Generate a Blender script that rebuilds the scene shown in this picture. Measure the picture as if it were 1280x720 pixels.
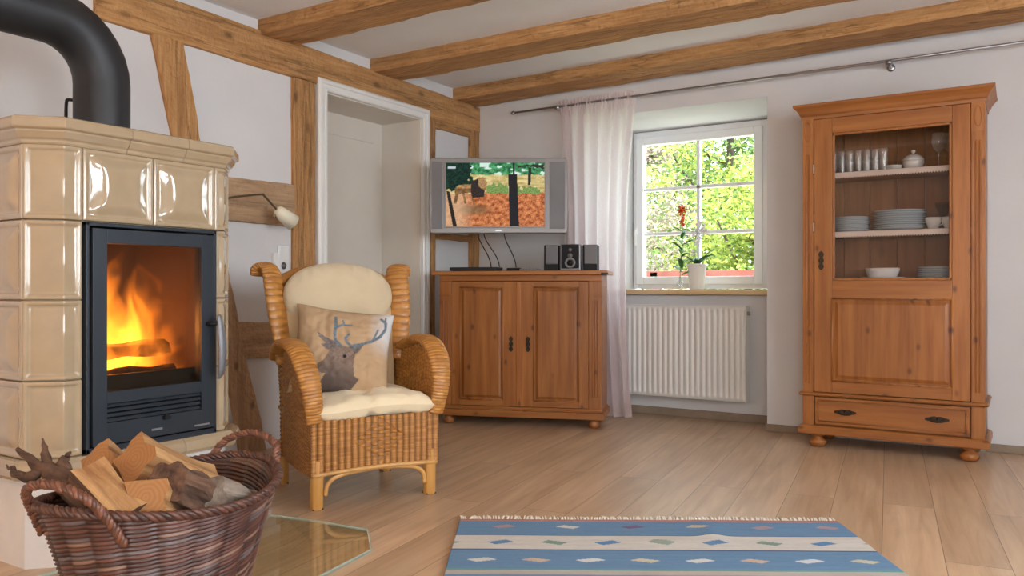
import bpy, math, random
from mathutils import Vector, Matrix, noise, Euler
PI = math.pi
rnd = random.Random(7)
for o in list(bpy.data.objects):
    bpy.data.objects.remove(o)
SC = bpy.context.scene
COL = SC.collection

# ------------------------------------------------------------ camera, world, lights
cd = bpy.data.cameras.new('camera'); cam = bpy.data.objects.new('camera', cd); COL.objects.link(cam)
cd.sensor_width = 36; cd.lens = 36 * 1008 / 1280; cd.clip_start = .05; cd.clip_end = 200
cam.location = (0, 0, .9); cam.rotation_euler = (PI / 2, 0, math.radians(32.2))
SC.camera = cam
SC.view_settings.view_transform = 'Standard'; SC.view_settings.look = 'None'
SC.view_settings.gamma = 1; SC.view_settings.use_curve_mapping = False
SC.view_settings.exposure = 0.15
w = bpy.data.worlds.new('world'); SC.world = w; w.use_nodes = True
bg = w.node_tree.nodes['Background']; bg.inputs[0].default_value = (.80, .90, 1, 1); bg.inputs[1].default_value = 6.0

def light(name, kind, loc, energy, color, size=None, size_y=None, direction=None, radius=None):
    d = bpy.data.lights.new(name, kind); d.energy = energy; d.color = color
    o = bpy.data.objects.new(name, d); COL.objects.link(o); o.location = loc
    if kind == 'AREA':
        d.shape = 'RECTANGLE'; d.size = size; d.size_y = size_y
    if radius is not None: d.shadow_soft_size = radius
    if direction is not None: o.rotation_euler = Vector(direction).to_track_quat('-Z', 'Y').to_euler()
    return o
sun = light('sun', 'SUN', (-6, 8, 8), 24.0, (1, .96, .88), direction=(.78, -.10, -.62)); sun.data.angle = .02
light('daylight_from_side_window', 'AREA', (2.14, .35, 1.45), 60, (.86, .93, 1), 1.1, 1.1, (-1, 0, .22))
light('daylight_from_second_side_window', 'AREA', (2.14, 2.6, 1.45), 45, (.86, .93, 1), 1.1, 1.1, (-1, 0, .22))
light('daylight_from_rear_window', 'AREA', (.9, -2.45, 1.45), 46, (1, .93, .82), 1.5, 1.2, (0, 1, 0))
portal = light('niche_window_portal', 'AREA', (-1.98, 5.88, 1.48), 1, (1, 1, 1), 1.0, 1.15, (0, -1, 0)); portal.data.cycles.is_portal = True
light('warm_fill_light', 'POINT', (-2.95, -.9, 2.05), 58, (1, .58, .27), radius=.14)  # unseen fill added to warm the left side, no fixture behind it
light('fire_glow', 'POINT', (-2.84, 1.70, .74), 4.0, (1, .42, .10), radius=.06)

# ------------------------------------------------------------ materials
MATS = {}
class NT:
    def __init__(s, name):
        m = bpy.data.materials.new(name); m.use_nodes = True
        s.m = m; s.t = m.node_tree; s.b = s.t.nodes['Principled BSDF']; s.out = s.t.nodes['Material Output']
        MATS[name] = m
    def n(s, typ, **kw):
        x = s.t.nodes.new(typ)
        for k, v in kw.items():
            if k.startswith('_'): setattr(x, k[1:], v)
            else: x.inputs[k.replace('__', ' ')].default_value = v
        return x
    def l(s, a, b): s.t.links.new(a, b)
    def ramp(s, stops, interp='LINEAR'):
        r = s.t.nodes.new('ShaderNodeValToRGB'); e = r.color_ramp.elements; r.color_ramp.interpolation = interp
        e[0].position, e[0].color = stops[0][0], (*stops[0][1], 1); e[1].position, e[1].color = stops[-1][0], (*stops[-1][1], 1)
        for p, c in stops[1:-1]:
            q = e.new(p); q.color = (*c, 1)
        return r
    def coord(s, scale=(1, 1, 1), rot=(0, 0, 0), kind='Object'):
        tc = s.n('ShaderNodeTexCoord'); mp = s.n('ShaderNodeMapping'); mp.inputs['Scale'].default_value = scale
        mp.inputs['Rotation'].default_value = rot; s.l(tc.outputs[kind], mp.inputs[0]); return mp.outputs[0]
    def mix(s, fac, a, b, mode='MIX'):
        x = s.t.nodes.new('ShaderNodeMix'); x.data_type = 'RGBA'; x.blend_type = mode
        for sock, v in ((x.inputs[0], fac), (x.inputs[6], a), (x.inputs[7], b)):
            if hasattr(v, 'links'): s.l(v, sock)
            elif isinstance(v, (int, float)): sock.default_value = v
            else: sock.default_value = (*v, 1)
        return x.outputs[2]
    def bump(s, h, strength=.3, dist=.01):
        b = s.n('ShaderNodeBump', Strength=strength, Distance=dist); s.l(h, b.inputs['Height']); s.l(b.outputs[0], s.b.inputs['Normal'])

def plain(name, col, rough=.5, metal=0, coat=0, var=.06, vscale=6, bump=0, bscale=60, spec=.5, sheen=0):
    t = NT(name); b = t.b
    co = t.coord((vscale,) * 3); nz = t.n('ShaderNodeTexNoise', Scale=1.0, Detail=3.0); t.l(co, nz.inputs[0])
    lo = tuple(c * (1 - var) for c in col); hi = tuple(min(1, c * (1 + var)) for c in col)
    r = t.ramp([(.3, lo), (.7, hi)]); t.l(nz.outputs[0], r.inputs[0]); t.l(r.outputs[0], b.inputs['Base Color'])
    b.inputs['Roughness'].default_value = rough; b.inputs['Metallic'].default_value = metal
    b.inputs['Coat Weight'].default_value = coat; b.inputs['Coat Roughness'].default_value = .05
    b.inputs['Specular IOR Level'].default_value = spec
    b.inputs['Sheen Weight'].default_value = sheen
    if bump:
        n2 = t.n('ShaderNodeTexNoise', Scale=bscale, Detail=4.0); t.l(t.coord(), n2.inputs[0]); t.bump(n2.outputs[0], bump, .005)
    return t.m

def wood(name, light_c, dark_c, axis, knots=1.0, rough=.45, grain=1.0, bumps=.15, coat=0, knot_c=None, kscale=4.2, cracks=0, flat=False):
    t = NT(name); b = t.b
    sc = [1, 1, 1]; sc[axis] = .07
    c1 = t.coord(tuple(x * 28 * grain for x in sc)); n1 = t.n('ShaderNodeTexNoise', Scale=1.0, Detail=5.0, Roughness=.6); t.l(c1, n1.inputs[0])
    c2 = t.coord(tuple(x * 5 * grain for x in sc)); n2 = t.n('ShaderNodeTexNoise', Scale=1.0, Detail=2.0); t.l(c2, n2.inputs[0])
    r1 = t.ramp([(.32, dark_c), (.5, tuple((p + q) / 2 for p, q in zip(light_c, dark_c))), (.68, light_c)]); t.l(n1.outputs[0], r1.inputs[0])
    r2 = t.ramp([(.3, tuple(.78 for _ in range(3))), (.7, (1.12, 1.12, 1.12))]); t.l(n2.outputs[0], r2.inputs[0])
    col = t.mix(1.0, r1.outputs[0], r2.outputs[0], 'MULTIPLY')
    if knots:
        sx = t.n('ShaderNodeSeparateXYZ'); t.l(t.coord(), sx.inputs[0]); oth = [q for q in range(3) if q != axis]
        along = t.n('ShaderNodeMath', _operation='MULTIPLY'); t.l(sx.outputs[axis], along.inputs[0]); along.inputs[1].default_value = .55
        across = t.n('ShaderNodeMath', _operation='ADD'); t.l(sx.outputs[oth[0]], across.inputs[0]); t.l(sx.outputs[oth[1]], across.inputs[1])
        cv = t.n('ShaderNodeCombineXYZ'); t.l(along.outputs[0], cv.inputs[0]); t.l(across.outputs[0], cv.inputs[1])
        vo = t.n('ShaderNodeTexVoronoi', _voronoi_dimensions='2D', Scale=kscale, Randomness=1.0); t.l(cv.outputs[0], vo.inputs[0])
        kr = t.ramp([(0, (1, 1, 1)), (.045, (.95, .95, .95)), (.075, (.4, .4, .4)), (.13, (0, 0, 0))]); t.l(vo.outputs['Distance'], kr.inputs[0])
        gate = t.ramp([(.42, (0, 0, 0)), (.60, (1, 1, 1))]); sep = t.n('ShaderNodeSeparateColor'); t.l(vo.outputs['Color'], sep.inputs[0]); t.l(sep.outputs[0], gate.inputs[0])
        km = t.mix(1.0, kr.outputs[0], gate.outputs[0], 'MULTIPLY')
        kc = knot_c or tuple(c * .35 for c in dark_c)
        k2 = t.n('ShaderNodeMath', _operation='MULTIPLY'); t.l(km, k2.inputs[0]); k2.inputs[1].default_value = knots
        col = t.mix(k2.outputs[0], col, kc)
    if cracks:
        cs = [1, 1, 1]; cs[axis] = .05
        vc = t.n('ShaderNodeTexNoise', Scale=9.0, Detail=6.0, Roughness=.55); t.l(t.coord(tuple(cs)), vc.inputs[0])
        cr = t.ramp([(.485, (0, 0, 0)), (.5, (1, 1, 1)), (.515, (0, 0, 0))]); t.l(vc.outputs[0], cr.inputs[0])
        c3 = t.n('ShaderNodeMath', _operation='MULTIPLY'); t.l(cr.outputs[0], c3.inputs[0]); c3.inputs[1].default_value = cracks
        col = t.mix(c3.outputs[0], col, tuple(c * .3 for c in dark_c))
        big = t.n('ShaderNodeTexNoise', Scale=34.0, Detail=6.0); t.l(t.coord(), big.inputs[0])
        t.bump(big.outputs[0], .9, .02)
    else:
        t.bump(n1.outputs[0], bumps, .004)
    t.l(col, b.inputs['Base Color']); b.inputs['Roughness'].default_value = rough
    b.inputs['Coat Weight'].default_value = coat; b.inputs['Coat Roughness'].default_value = .2
    return t.m

def attr_mat(name, tint=(1, 1, 1), rough=.7, bump=0, bscale=200, emit=0, coat=0, sheen=0, spec=.5):
    t = NT(name); a = t.n('ShaderNodeAttribute', _attribute_name='Col')
    c = t.mix(1.0, a.outputs['Color'], tint, 'MULTIPLY')
    if emit:
        t.l(c, t.b.inputs['Emission Color']); t.b.inputs['Emission Strength'].default_value = emit
        t.b.inputs['Base Color'].default_value = (.005, .005, .005, 1); t.b.inputs['Roughness'].default_value = .6; spec = .12
    else:
        t.l(c, t.b.inputs['Base Color']); t.b.inputs['Roughness'].default_value = rough
    t.b.inputs['Coat Weight'].default_value = coat; t.b.inputs['Sheen Weight'].default_value = sheen
    t.b.inputs['Specular IOR Level'].default_value = spec
    if bump:
        n2 = t.n('ShaderNodeTexNoise', Scale=bscale, Detail=3.0); t.l(t.coord(), n2.inputs[0]); t.bump(n2.outputs[0], bump, .003)
    return t.m

def glass_mat(name, tint=(1, 1, 1), rough=0, alpha_mix=.88):
    t = NT(name); t.t.nodes.remove(t.b)
    tr = t.n('ShaderNodeBsdfTransparent'); tr.inputs[0].default_value = (*tint, 1)
    gl = t.n('ShaderNodeBsdfGlossy'); gl.inputs['Roughness'].default_value = rough; gl.inputs[0].default_value = (1, 1, 1, 1)
    fr = t.n('ShaderNodeFresnel', IOR=1.5); ad = t.n('ShaderNodeMath', _operation='MULTIPLY'); ad.inputs[1].default_value = alpha_mix
    ge = t.n('ShaderNodeNewGeometry'); fb = t.n('ShaderNodeMath', _operation='SUBTRACT'); fb.inputs[0].default_value = 1; t.l(ge.outputs['Backfacing'], fb.inputs[1])
    fm = t.n('ShaderNodeMath', _operation='MULTIPLY'); t.l(fr.outputs[0], fm.inputs[0]); t.l(fb.outputs[0], fm.inputs[1]); t.l(fm.outputs[0], ad.inputs[0]); ad.use_clamp = True
    mx = t.n('ShaderNodeMixShader'); t.l(ad.outputs[0], mx.inputs[0]); t.l(tr.outputs[0], mx.inputs[1]); t.l(gl.outputs[0], mx.inputs[2]); t.l(mx.outputs[0], t.out.inputs[0])
    return t.m

# plaster with faint trowel marks
def plaster(name, col, bump=.25):
    t = NT(name)
    n = t.n('ShaderNodeTexNoise', Scale=3.0, Detail=4.0); t.l(t.coord(), n.inputs[0])
    r = t.ramp([(.3, tuple(c * .95 for c in col)), (.7, col)]); t.l(n.outputs[0], r.inputs[0]); t.l(r.outputs[0], t.b.inputs['Base Color'])
    n2 = t.n('ShaderNodeTexNoise', Scale=14.0, Detail=6.0); t.l(t.coord(), n2.inputs[0]); t.bump(n2.outputs[0], bump, .01)
    t.b.inputs['Roughness'].default_value = .9; t.b.inputs['Specular IOR Level'].default_value = .2
    return t.m
plaster('wall_paint', (.71, .70, .70)); plaster('ceiling_paint', (.90, .89, .88), .1)
PL, PD = (.41, .155, .037), (.27, .085, .018)
for i, ax in enumerate('xyz'):
    wood('pine_' + ax, PL, PD, i, knots=.85, rough=.38, knot_c=(.11, .035, .012), bumps=.1, kscale=8.0, flat=True)
    wood('old_beam_' + ax, (.60, .335, .14), (.40, .185, .06), i, knots=.8, rough=.85, grain=2.6, cracks=.6, kscale=4.5)
    wood('pale_beam_' + ax, (.56, .37, .22), (.42, .26, .145), i, knots=.8, rough=.85, grain=2.8, cracks=.35, kscale=6)
wood('pine_back', (.40, .19, .085), (.29, .125, .05), 2, knots=.4, rough=.6)
wood('dark_worktop_pine', (.50, .21, .055), (.36, .12, .03), 0, knots=.4, rough=.35)
wood('sill_wood', (.70, .52, .30), (.55, .38, .19), 0, knots=0, rough=.35)
wood('split_wood', (.62, .36, .155), (.28, .12, .04), 0, knots=.2, rough=.75, grain=1.5, bumps=.4)
wood('bark', (.19, .10, .06), (.045, .022, .014), 0, knots=0, rough=.95, grain=1.6, bumps=.9)
wood('grey_bark', (.34, .27, .21), (.13, .095, .07), 0, knots=0, rough=.95, grain=1.2, bumps=.8)
wood('charred_wood', (.10, .05, .03), (.02, .012, .01), 1, knots=0, rough=.95, grain=1.6, bumps=.9)
def endgrain():
    t = NT('end_grain'); w_ = t.n('ShaderNodeTexWave', _wave_type='RINGS', _rings_direction='X', Scale=34.0, Distortion=5.0, Detail=4.0); t.l(t.coord(), w_.inputs[0])
    r = t.ramp([(.1, (.31, .135, .042)), (.8, (.36, .16, .053))]); t.l(w_.outputs[0], r.inputs[0]); t.l(r.outputs[0], t.b.inputs['Base Color']); t.b.inputs['Roughness'].default_value = .8
endgrain()
plain('white_lacquer', (.80, .79, .76), .28, var=.02); plain('door_paint', (.72, .66, .58), .4, var=.02)
plain('window_plastic', (.86, .88, .90), .22, var=.01); plain('radiator_enamel', (.70, .68, .64), .3, var=.01)
plain('ceramic_tile', (.43, .325, .205), .10, coat=1.0, var=.05, vscale=14, bump=.03, bscale=9)
plain('tile_grout', (.50, .40, .29), .8); plain('stove_plaster', (.78, .76, .74), .9, bump=.2)
plain('anthracite_steel', (.027, .036, .047), .42, metal=.35, var=.05); plain('black_gap', (.008, .009, .011), .5)
plain('pipe_steel', (.022, .023, .026), .46, metal=.2, var=.12, vscale=10, bump=.04, bscale=500)
plain('grey_metal', (.42, .43, .45), .3, metal=.9); plain('handle_grey', (.20, .20, .215), .4, metal=.4); plain('lamp_metal', (.13, .09, .055), .4, metal=.6); plain('brass_dark', (.055, .04, .028), .4, metal=.8)
plain('silver_plastic', (.24, .225, .22), .35, metal=.3, var=.02); plain('silver_grille', (.19, .185, .19), .55, metal=.3, bump=.3, bscale=400)
plain('black_plastic', (.010, .010, .012), .5, spec=.25); plain('fire_brick', (.085, .055, .04), .9)
plain('wall_white_plastic', (.82, .82, .80), .3, var=.01); plain('cable_black', (.01, .01, .01), .5)
plain('cream_lampshade', (.86, .80, .62), .5, var=.03); plain('nickel', (.36, .30, .22), .3, metal=1)
plain('cream_fabric', (.84, .70, .47), .95, bump=.35, bscale=260, spec=.15, sheen=.2); plain('shaded_cream_fabric', (.66, .53, .35), .95, bump=.35, bscale=260, spec=.15, sheen=.2); plain('tan_fabric', (.60, .43, .24), .95, bump=.35, bscale=260, spec=.15, sheen=.2)  # head roll's cream is darkened to carry its shading in the colour
plain('cane_wood', (.62, .33, .10), .4, var=.12, vscale=20, coat=.3); plain('dark_foot', (.05, .03, .02), .6)
plain('porcelain', (.80, .80, .80), .12, coat=.6, var=.01); plain('blue_porcelain', (.55, .62, .68), .12, coat=.6, var=.01)
plain('lace_paper', (.80, .68, .62), .8, var=.04); plain('baseboard_wood', (.26, .195, .14), .5, var=.15, vscale=9)
plain('pot_ceramic', (.86, .86, .86), .25, var=.01); plain('orchid_leaf', (.03, .16, .03), .35, var=.3); plain('orchid_petal', (.86, .82, .88), .6, var=.04)
plain('red_petal', (.80, .10, .03), .6, var=.2, vscale=40); plain('stem_green', (.16, .36, .08), .5)
plain('bounce_paving', (.66, .63, .58), .9, var=.05); plain('gravel_ground', (.20, .26, .10), .95, var=.3); plain('roof_red', (.24, .065, .045), .8, var=.2); plain('bark_outdoor', (.07, .05, .035), .9, var=.3)
plain('outdoor_wall', (.7, .66, .6), .9)
plain('ember', (.9, .2, .02), .8)
_e = MATS['ember'].node_tree.nodes['Principled BSDF']; _e.inputs['Emission Color'].default_value = (1, .28, .03, 1); _e.inputs['Emission Strength'].default_value = 4
attr_mat('wicker', rough=.42, bump=.1, coat=.15); attr_mat('basket_willow', rough=.45, coat=.2); attr_mat('rug_wool', rough=.95, bump=.5, bscale=320, spec=.1)
attr_mat('printed_cushion', rough=.95, bump=.3, bscale=260, spec=.15); attr_mat('tv_picture', emit=.8)
glass_mat('window_glass', (.97, .99, .98), 0, .6); glass_mat('cabinet_glass', (.88, .86, .84), .02, .9); glass_mat('stove_glass', (.80, .74, .66), .03, 1.0)
def tumbler_glass():
    t = NT('clear_glass'); t.t.nodes.remove(t.b)
    tr = t.n('ShaderNodeBsdfTransparent'); gl = t.n('ShaderNodeBsdfGlossy', Roughness=.04); df = t.n('ShaderNodeBsdfDiffuse'); df.inputs[0].default_value = (.86, .9, .92, 1)
    lw = t.n('ShaderNodeFresnel', IOR=1.5); ge = t.n('ShaderNodeNewGeometry'); m1 = t.n('ShaderNodeMixShader'); m1.inputs[0].default_value = .16; m2 = t.n('ShaderNodeMixShader')
    fb = t.n('ShaderNodeMath', _operation='SUBTRACT'); fb.inputs[0].default_value = 1; t.l(ge.outputs['Backfacing'], fb.inputs[1])
    fm = t.n('ShaderNodeMath', _operation='MULTIPLY'); t.l(lw.outputs[0], fm.inputs[0]); t.l(fb.outputs[0], fm.inputs[1]); f2 = t.n('ShaderNodeMath', _operation='MULTIPLY', _use_clamp=True); t.l(fm.outputs[0], f2.inputs[0]); f2.inputs[1].default_value = 2.5
    t.l(tr.outputs[0], m1.inputs[1]); t.l(df.outputs[0], m1.inputs[2]); t.l(f2.outputs[0], m2.inputs[0]); t.l(m1.outputs[0], m2.inputs[1]); t.l(gl.outputs[0], m2.inputs[2]); t.l(m2.outputs[0], t.out.inputs[0])
tumbler_glass()
glass_mat('floor_plate_glass', (.93, .95, .91), .03, 1.2); plain('plate_edge', (.50, .58, .50), .15)
def leafmat(name, a, b):
    t = NT(name); oi = t.n('ShaderNodeAttribute', _attribute_name='Col')
    sep = t.n('ShaderNodeSeparateColor'); t.l(oi.outputs['Color'], sep.inputs[0]); r = t.ramp([(0, a), (1, b)]); t.l(sep.outputs[0], r.inputs[0])
    df = t.n('ShaderNodeBsdfDiffuse'); tl = t.n('ShaderNodeBsdfTranslucent'); mx = t.n('ShaderNodeMixShader'); mx.inputs[0].default_value = .45
    t.l(r.outputs[0], df.inputs[0]); t.l(r.outputs[0], tl.inputs[0]); t.l(df.outputs[0], mx.inputs[1]); t.l(tl.outputs[0], mx.inputs[2]); t.l(mx.outputs[0], t.out.inputs[0])
leafmat('leaf_lime', (.14, .21, .04), (.52, .54, .14)); leafmat('leaf_green', (.06, .12, .04), (.30, .38, .14)); leafmat('leaf_autumn', (.22, .19, .16), (.62, .50, .42)); leafmat('leaf_rust', (.32, .12, .07), (.60, .32, .22))
def curtain_mat():
    t = NT('curtain_voile'); t.t.nodes.remove(t.b)
    c = (.80, .66, .66, 1)
    df = t.n('ShaderNodeBsdfDiffuse'); df.inputs[0].default_value = c
    tl = t.n('ShaderNodeBsdfTranslucent'); tl.inputs[0].default_value = (.96, .90, .91, 1); tr = t.n('ShaderNodeBsdfTransparent')
    m1 = t.n('ShaderNodeMixShader'); m1.inputs[0].default_value = .62; t.l(df.outputs[0], m1.inputs[1]); t.l(tl.outputs[0], m1.inputs[2])
    wv = t.n('ShaderNodeTexNoise', Scale=380.0); t.l(t.coord(), wv.inputs[0])
    rr = t.ramp([(.3, (.10,) * 3), (.7, (.26,) * 3)]); t.l(wv.outputs[0], rr.inputs[0])
    m2 = t.n('ShaderNodeMixShader'); t.l(rr.outputs[0], m2.inputs[0]); t.l(m1.outputs[0], m2.inputs[1]); t.l(tr.outputs[0], m2.inputs[2]); t.l(m2.outputs[0], t.out.inputs[0])
curtain_mat()
def floor_mat():
    t = NT('oak_laminate'); ang = -math.radians(97.2)
    co = t.coord((1, 1, 1), (0, 0, ang))
    br = t.n('ShaderNodeTexBrick', _offset=.37, Scale=1.0); br.inputs['Color1'].default_value = (0, 0, 0, 1); br.inputs['Color2'].default_value = (1, 1, 1, 1)
    br.inputs['Mortar'].default_value = (.5, .5, .5, 1); br.inputs['Mortar Size'].default_value = .0012; br.inputs['Brick Width'].default_value = 1.9; br.inputs['Row Height'].default_value = .19
    t.l(co, br.inputs[0])
    va = t.n('ShaderNodeVectorMath', _operation='MULTIPLY_ADD'); va.inputs[1].default_value = (7, 7, 7); t.l(br.outputs['Color'], va.inputs[0]); t.l(co, va.inputs[2])
    mp = t.n('ShaderNodeMapping'); mp.inputs['Scale'].default_value = (1.6, 22, 22); t.l(va.outputs[0], mp.inputs[0])
    n1 = t.n('ShaderNodeTexNoise', Scale=1.0, Detail=5.0, Roughness=.6, Distortion=.6); t.l(mp.outputs[0], n1.inputs[0])
    mp2 = t.n('ShaderNodeMapping'); mp2.inputs['Scale'].default_value = (.9, 5, 5); t.l(va.outputs[0], mp2.inputs[0])
    n2 = t.n('ShaderNodeTexNoise', Scale=1.0, Detail=2.0, Distortion=1.2); t.l(mp2.outputs[0], n2.inputs[0])
    r = t.ramp([(.3, (.47, .31, .185)), (.5, (.57, .395, .25)), (.7, (.64, .465, .31))]); t.l(n1.outputs[0], r.inputs[0])
    r2 = t.ramp([(.3, (.86, .84, .82)), (.7, (1.1, 1.1, 1.1))]); t.l(n2.outputs[0], r2.inputs[0])
    r3 = t.ramp([(0, (.92, .91, .9)), (1, (1.06, 1.06, 1.06))]); t.l(br.outputs['Color'], r3.inputs[0])
    c = t.mix(1, r.outputs[0], r2.outputs[0], 'MULTIPLY'); c = t.mix(1, c, r3.outputs[0], 'MULTIPLY')
    c = t.mix(br.outputs['Fac'], c, (.16, .10, .06))
    t.l(c, t.b.inputs['Base Color']); t.b.inputs['Roughness'].default_value = .30
    t.b.inputs['Specular IOR Level'].default_value = .5
    t.bump(n1.outputs[0], .05, .002)
floor_mat()
def flame_mat():
    t = NT('flame_gas'); t.t.nodes.remove(t.b)
    # density of burning gas: stretched, distorted noise, cut off with height; object origin is at the log pile
    tc = t.n('ShaderNodeTexCoord'); sx = t.n('ShaderNodeSeparateXYZ'); t.l(tc.outputs['Object'], sx.inputs[0])
    mp = t.n('ShaderNodeMapping'); mp.inputs['Scale'].default_value = (6, 11, 4.2); mp.inputs['Rotation'].default_value = (.42, 0, 0); mp.inputs['Location'].default_value = (0.3, 1.35, .2); t.l(tc.outputs['Object'], mp.inputs[0])
    n = t.n('ShaderNodeTexNoise', Scale=1.0, Detail=4.0, Roughness=.5, Distortion=.9); t.l(mp.outputs[0], n.inputs[0])
    # height falloff
    hr = t.n('ShaderNodeMapRange'); hr.inputs[1].default_value = 0; hr.inputs[2].default_value = .44; hr.inputs[3].default_value = .22; hr.inputs[4].default_value = -.12; t.l(sx.outputs[2], hr.inputs[0])
    # sideways falloff: tall on the left (low y), short on the right
    yr = t.n('ShaderNodeMapRange'); yr.inputs[1].default_value = -.17; yr.inputs[2].default_value = .2; yr.inputs[3].default_value = .12; yr.inputs[4].default_value = -.22; t.l(sx.outputs[1], yr.inputs[0])
    a = t.n('ShaderNodeMath', _operation='ADD'); t.l(n.outputs[0], a.inputs[0]); t.l(hr.outputs[0], a.inputs[1])
    a2 = t.n('ShaderNodeMath', _operation='ADD'); t.l(a.outputs[0], a2.inputs[0]); t.l(yr.outputs[0], a2.inputs[1])
    d = t.n('ShaderNodeMapRange'); d.inputs[1].default_value = .50; d.inputs[2].default_value = .74; d.inputs[3].default_value = 0; d.inputs[4].default_value = 1; t.l(a2.outputs[0], d.inputs[0])
    p = t.n('ShaderNodeMath', _operation='POWER'); p.inputs[1].default_value = 1.6; t.l(d.outputs[0], p.inputs[0])
    s = t.n('ShaderNodeMath', _operation='MULTIPLY'); s.inputs[1].default_value = 42; t.l(p.outputs[0], s.inputs[0])
    em = t.n('ShaderNodeEmission'); em.inputs[0].default_value = (1, .27, .022, 1); t.l(s.outputs[0], em.inputs[1]); t.l(em.outputs[0], t.out.inputs['Volume'])
    try: t.m.cycles.volume_step_rate = .35
    except Exception: pass
flame_mat()

# ------------------------------------------------------------ mesh helpers
class MB:
    def __init__(s): s.v = []; s.f = []; s.mi = []; s.sm = []; s.c = []; s.hascol = False
    def add(s, vs, fs, mat=0, smooth=False, M=None, cols=None):
        b = len(s.v)
        for q in vs:
            q = Vector(q); s.v.append(M @ q if M is not None else q)
        if cols is not None: s.hascol = True; s.c.extend(cols)
        else: s.c.extend([(1, 1, 1)] * len(vs))
        for f in fs: s.f.append([b + i for i in f]); s.mi.append(mat); s.sm.append(smooth)
        return s
    def box(s, x0, x1, y0, y1, z0, z1, mat=0, M=None):
        vs = [(x, y, z) for z in (z0, z1) for y in (y0, y1) for x in (x0, x1)]
        return s.add(vs, [(0, 2, 3, 1), (4, 5, 7, 6), (0, 1, 5, 4), (2, 6, 7, 3), (0, 4, 6, 2), (1, 3, 7, 5)], mat, False, M)
    def prism(s, poly, z0, z1, mat=0, M=None, smooth=False):
        n = len(poly); vs = [(x, y, z0) for x, y in poly] + [(x, y, z1) for x, y in poly]
        fs = [tuple(range(n - 1, -1, -1)), tuple(range(n, 2 * n))] + [(i, (i + 1) % n, n + (i + 1) % n, n + i) for i in range(n)]
        return s.add(vs, fs, mat, smooth, M)
    def tube(s, pts, r, seg=10, mat=0, M=None, caps=True, flat=None, cols=None, up=None, ref=None):
        """sweep an ellipse along pts; flat=(a_scale,b_scale); ref = fixed side direction"""
        pts = [Vector(p) for p in pts]; n = len(pts); rs = r if isinstance(r, (list, tuple)) else [r] * n
        vs = []; prev = None; cc = []
        for i, p in enumerate(pts):
            t = (pts[min(i + 1, n - 1)] - pts[max(i - 1, 0)]).normalized()
            if ref is not None: a = Vector(ref); a = (a - t * a.dot(t)).normalized()
            elif prev is None:
                a = t.orthogonal().normalized()
            else: a = (prev - t * prev.dot(t)).normalized()
            prev = a; b = t.cross(a)
            fa, fb = (flat(i / (n - 1)) if callable(flat) else flat) if flat else (1, 1)
            for k in range(seg):
                th = 2 * PI * k / seg; vs.append(p + a * math.cos(th) * rs[i] * fa + b * math.sin(th) * rs[i] * fb)
                if cols: cc.append(cols(i, k))
        fs = [(i * seg + k, i * seg + (k + 1) % seg, (i + 1) * seg + (k + 1) % seg, (i + 1) * seg + k) for i in range(n - 1) for k in range(seg)]
        if caps: fs += [tuple(range(seg - 1, -1, -1)), tuple((n - 1) * seg + k for k in range(seg))]
        return s.add(vs, fs, mat, True, M, cc if cols else None)
    def lathe(s, prof, seg=24, c=(0, 0, 0), mat=0, M=None, sx=1, sy=1):
        vs = [(c[0] + r * math.cos(2 * PI * k / seg) * sx, c[1] + r * math.sin(2 * PI * k / seg) * sy, c[2] + z) for r, z in prof for k in range(seg)]
        n = len(prof); fs = [(i * seg + k, i * seg + (k + 1) % seg, (i + 1) * seg + (k + 1) % seg, (i + 1) * seg + k) for i in range(n - 1) for k in range(seg)]
        if prof[0][0] > 1e-4: fs.append(tuple(range(seg - 1, -1, -1)))
        if prof[-1][0] > 1e-4: fs.append(tuple((n - 1) * seg + k for k in range(seg)))
        return s.add(vs, fs, mat, True, M)
    def grid(s, P, nu, nv, mat=0, M=None, closeu=False, off=None, col=None, smooth=True):
        """P(u,v); off(u,v) displaces along the numeric normal"""
        vs = []; cc = []
        un = nu if closeu else nu + 1
        e = 1e-3
        for j in range(nv + 1):
            for i in range(un):
                u, v = i / nu, j / nv; p = Vector(P(u, v))
                if off:
                    u2 = u + e if u + e <= 1 or closeu else u - e; v2 = v + e if v + e <= 1 else v - e
                    du = (Vector(P(u2, v)) - p) * (1 if u2 > u else -1); dv = (Vector(P(u, v2)) - p) * (1 if v2 > v else -1)
                    nn = du.cross(dv)
                    if nn.length > 1e-12: p = p + nn.normalized() * off(u, v)
                vs.append(p)
                if col: cc.append(col(u, v))
        fs = [(j * un + i, j * un + (i + 1) % un, (j + 1) * un + (i + 1) % un, (j + 1) * un + i) for j in range(nv) for i in range(nu if closeu else un - 1)]
        return s.add(vs, fs, mat, smooth, M, cc if col else None)
    def build(s, name, mats, parent=None, bevel=0, seg=2, recenter=None, loc=None, subsurf=0, solid=0, weld=False):
        if isinstance(mats, str): mats = [mats]
        if recenter is None: recenter = parent is None and loc is None
        org = Vector((0, 0, 0))
        if recenter:
            xs = [v.x for v in s.v]; ys = [v.y for v in s.v]; zs = [v.z for v in s.v]
            org = Vector(((min(xs) + max(xs)) / 2, (min(ys) + max(ys)) / 2, min(zs)))
        me = bpy.data.meshes.new(name); me.from_pydata([tuple(v - org) for v in s.v], [], s.f); me.update()
        for m in mats: me.materials.append(MATS[m])
        me.polygons.foreach_set('material_index', s.mi); me.polygons.foreach_set('use_smooth', s.sm)
        if s.hascol:
            ca = me.color_attributes.new('Col', 'FLOAT_COLOR', 'POINT'); flat = []
            for c in s.c: flat.extend((*c, 1))
            ca.data.foreach_set('color', flat)
        me.validate()
        o = bpy.data.objects.new(name, me); COL.objects.link(o)
        if parent: o.parent = parent
        o.location = Vector(loc) if loc is not None else org
        if weld: md = o.modifiers.new('weld', 'WELD'); md.merge_threshold = .0004
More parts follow.
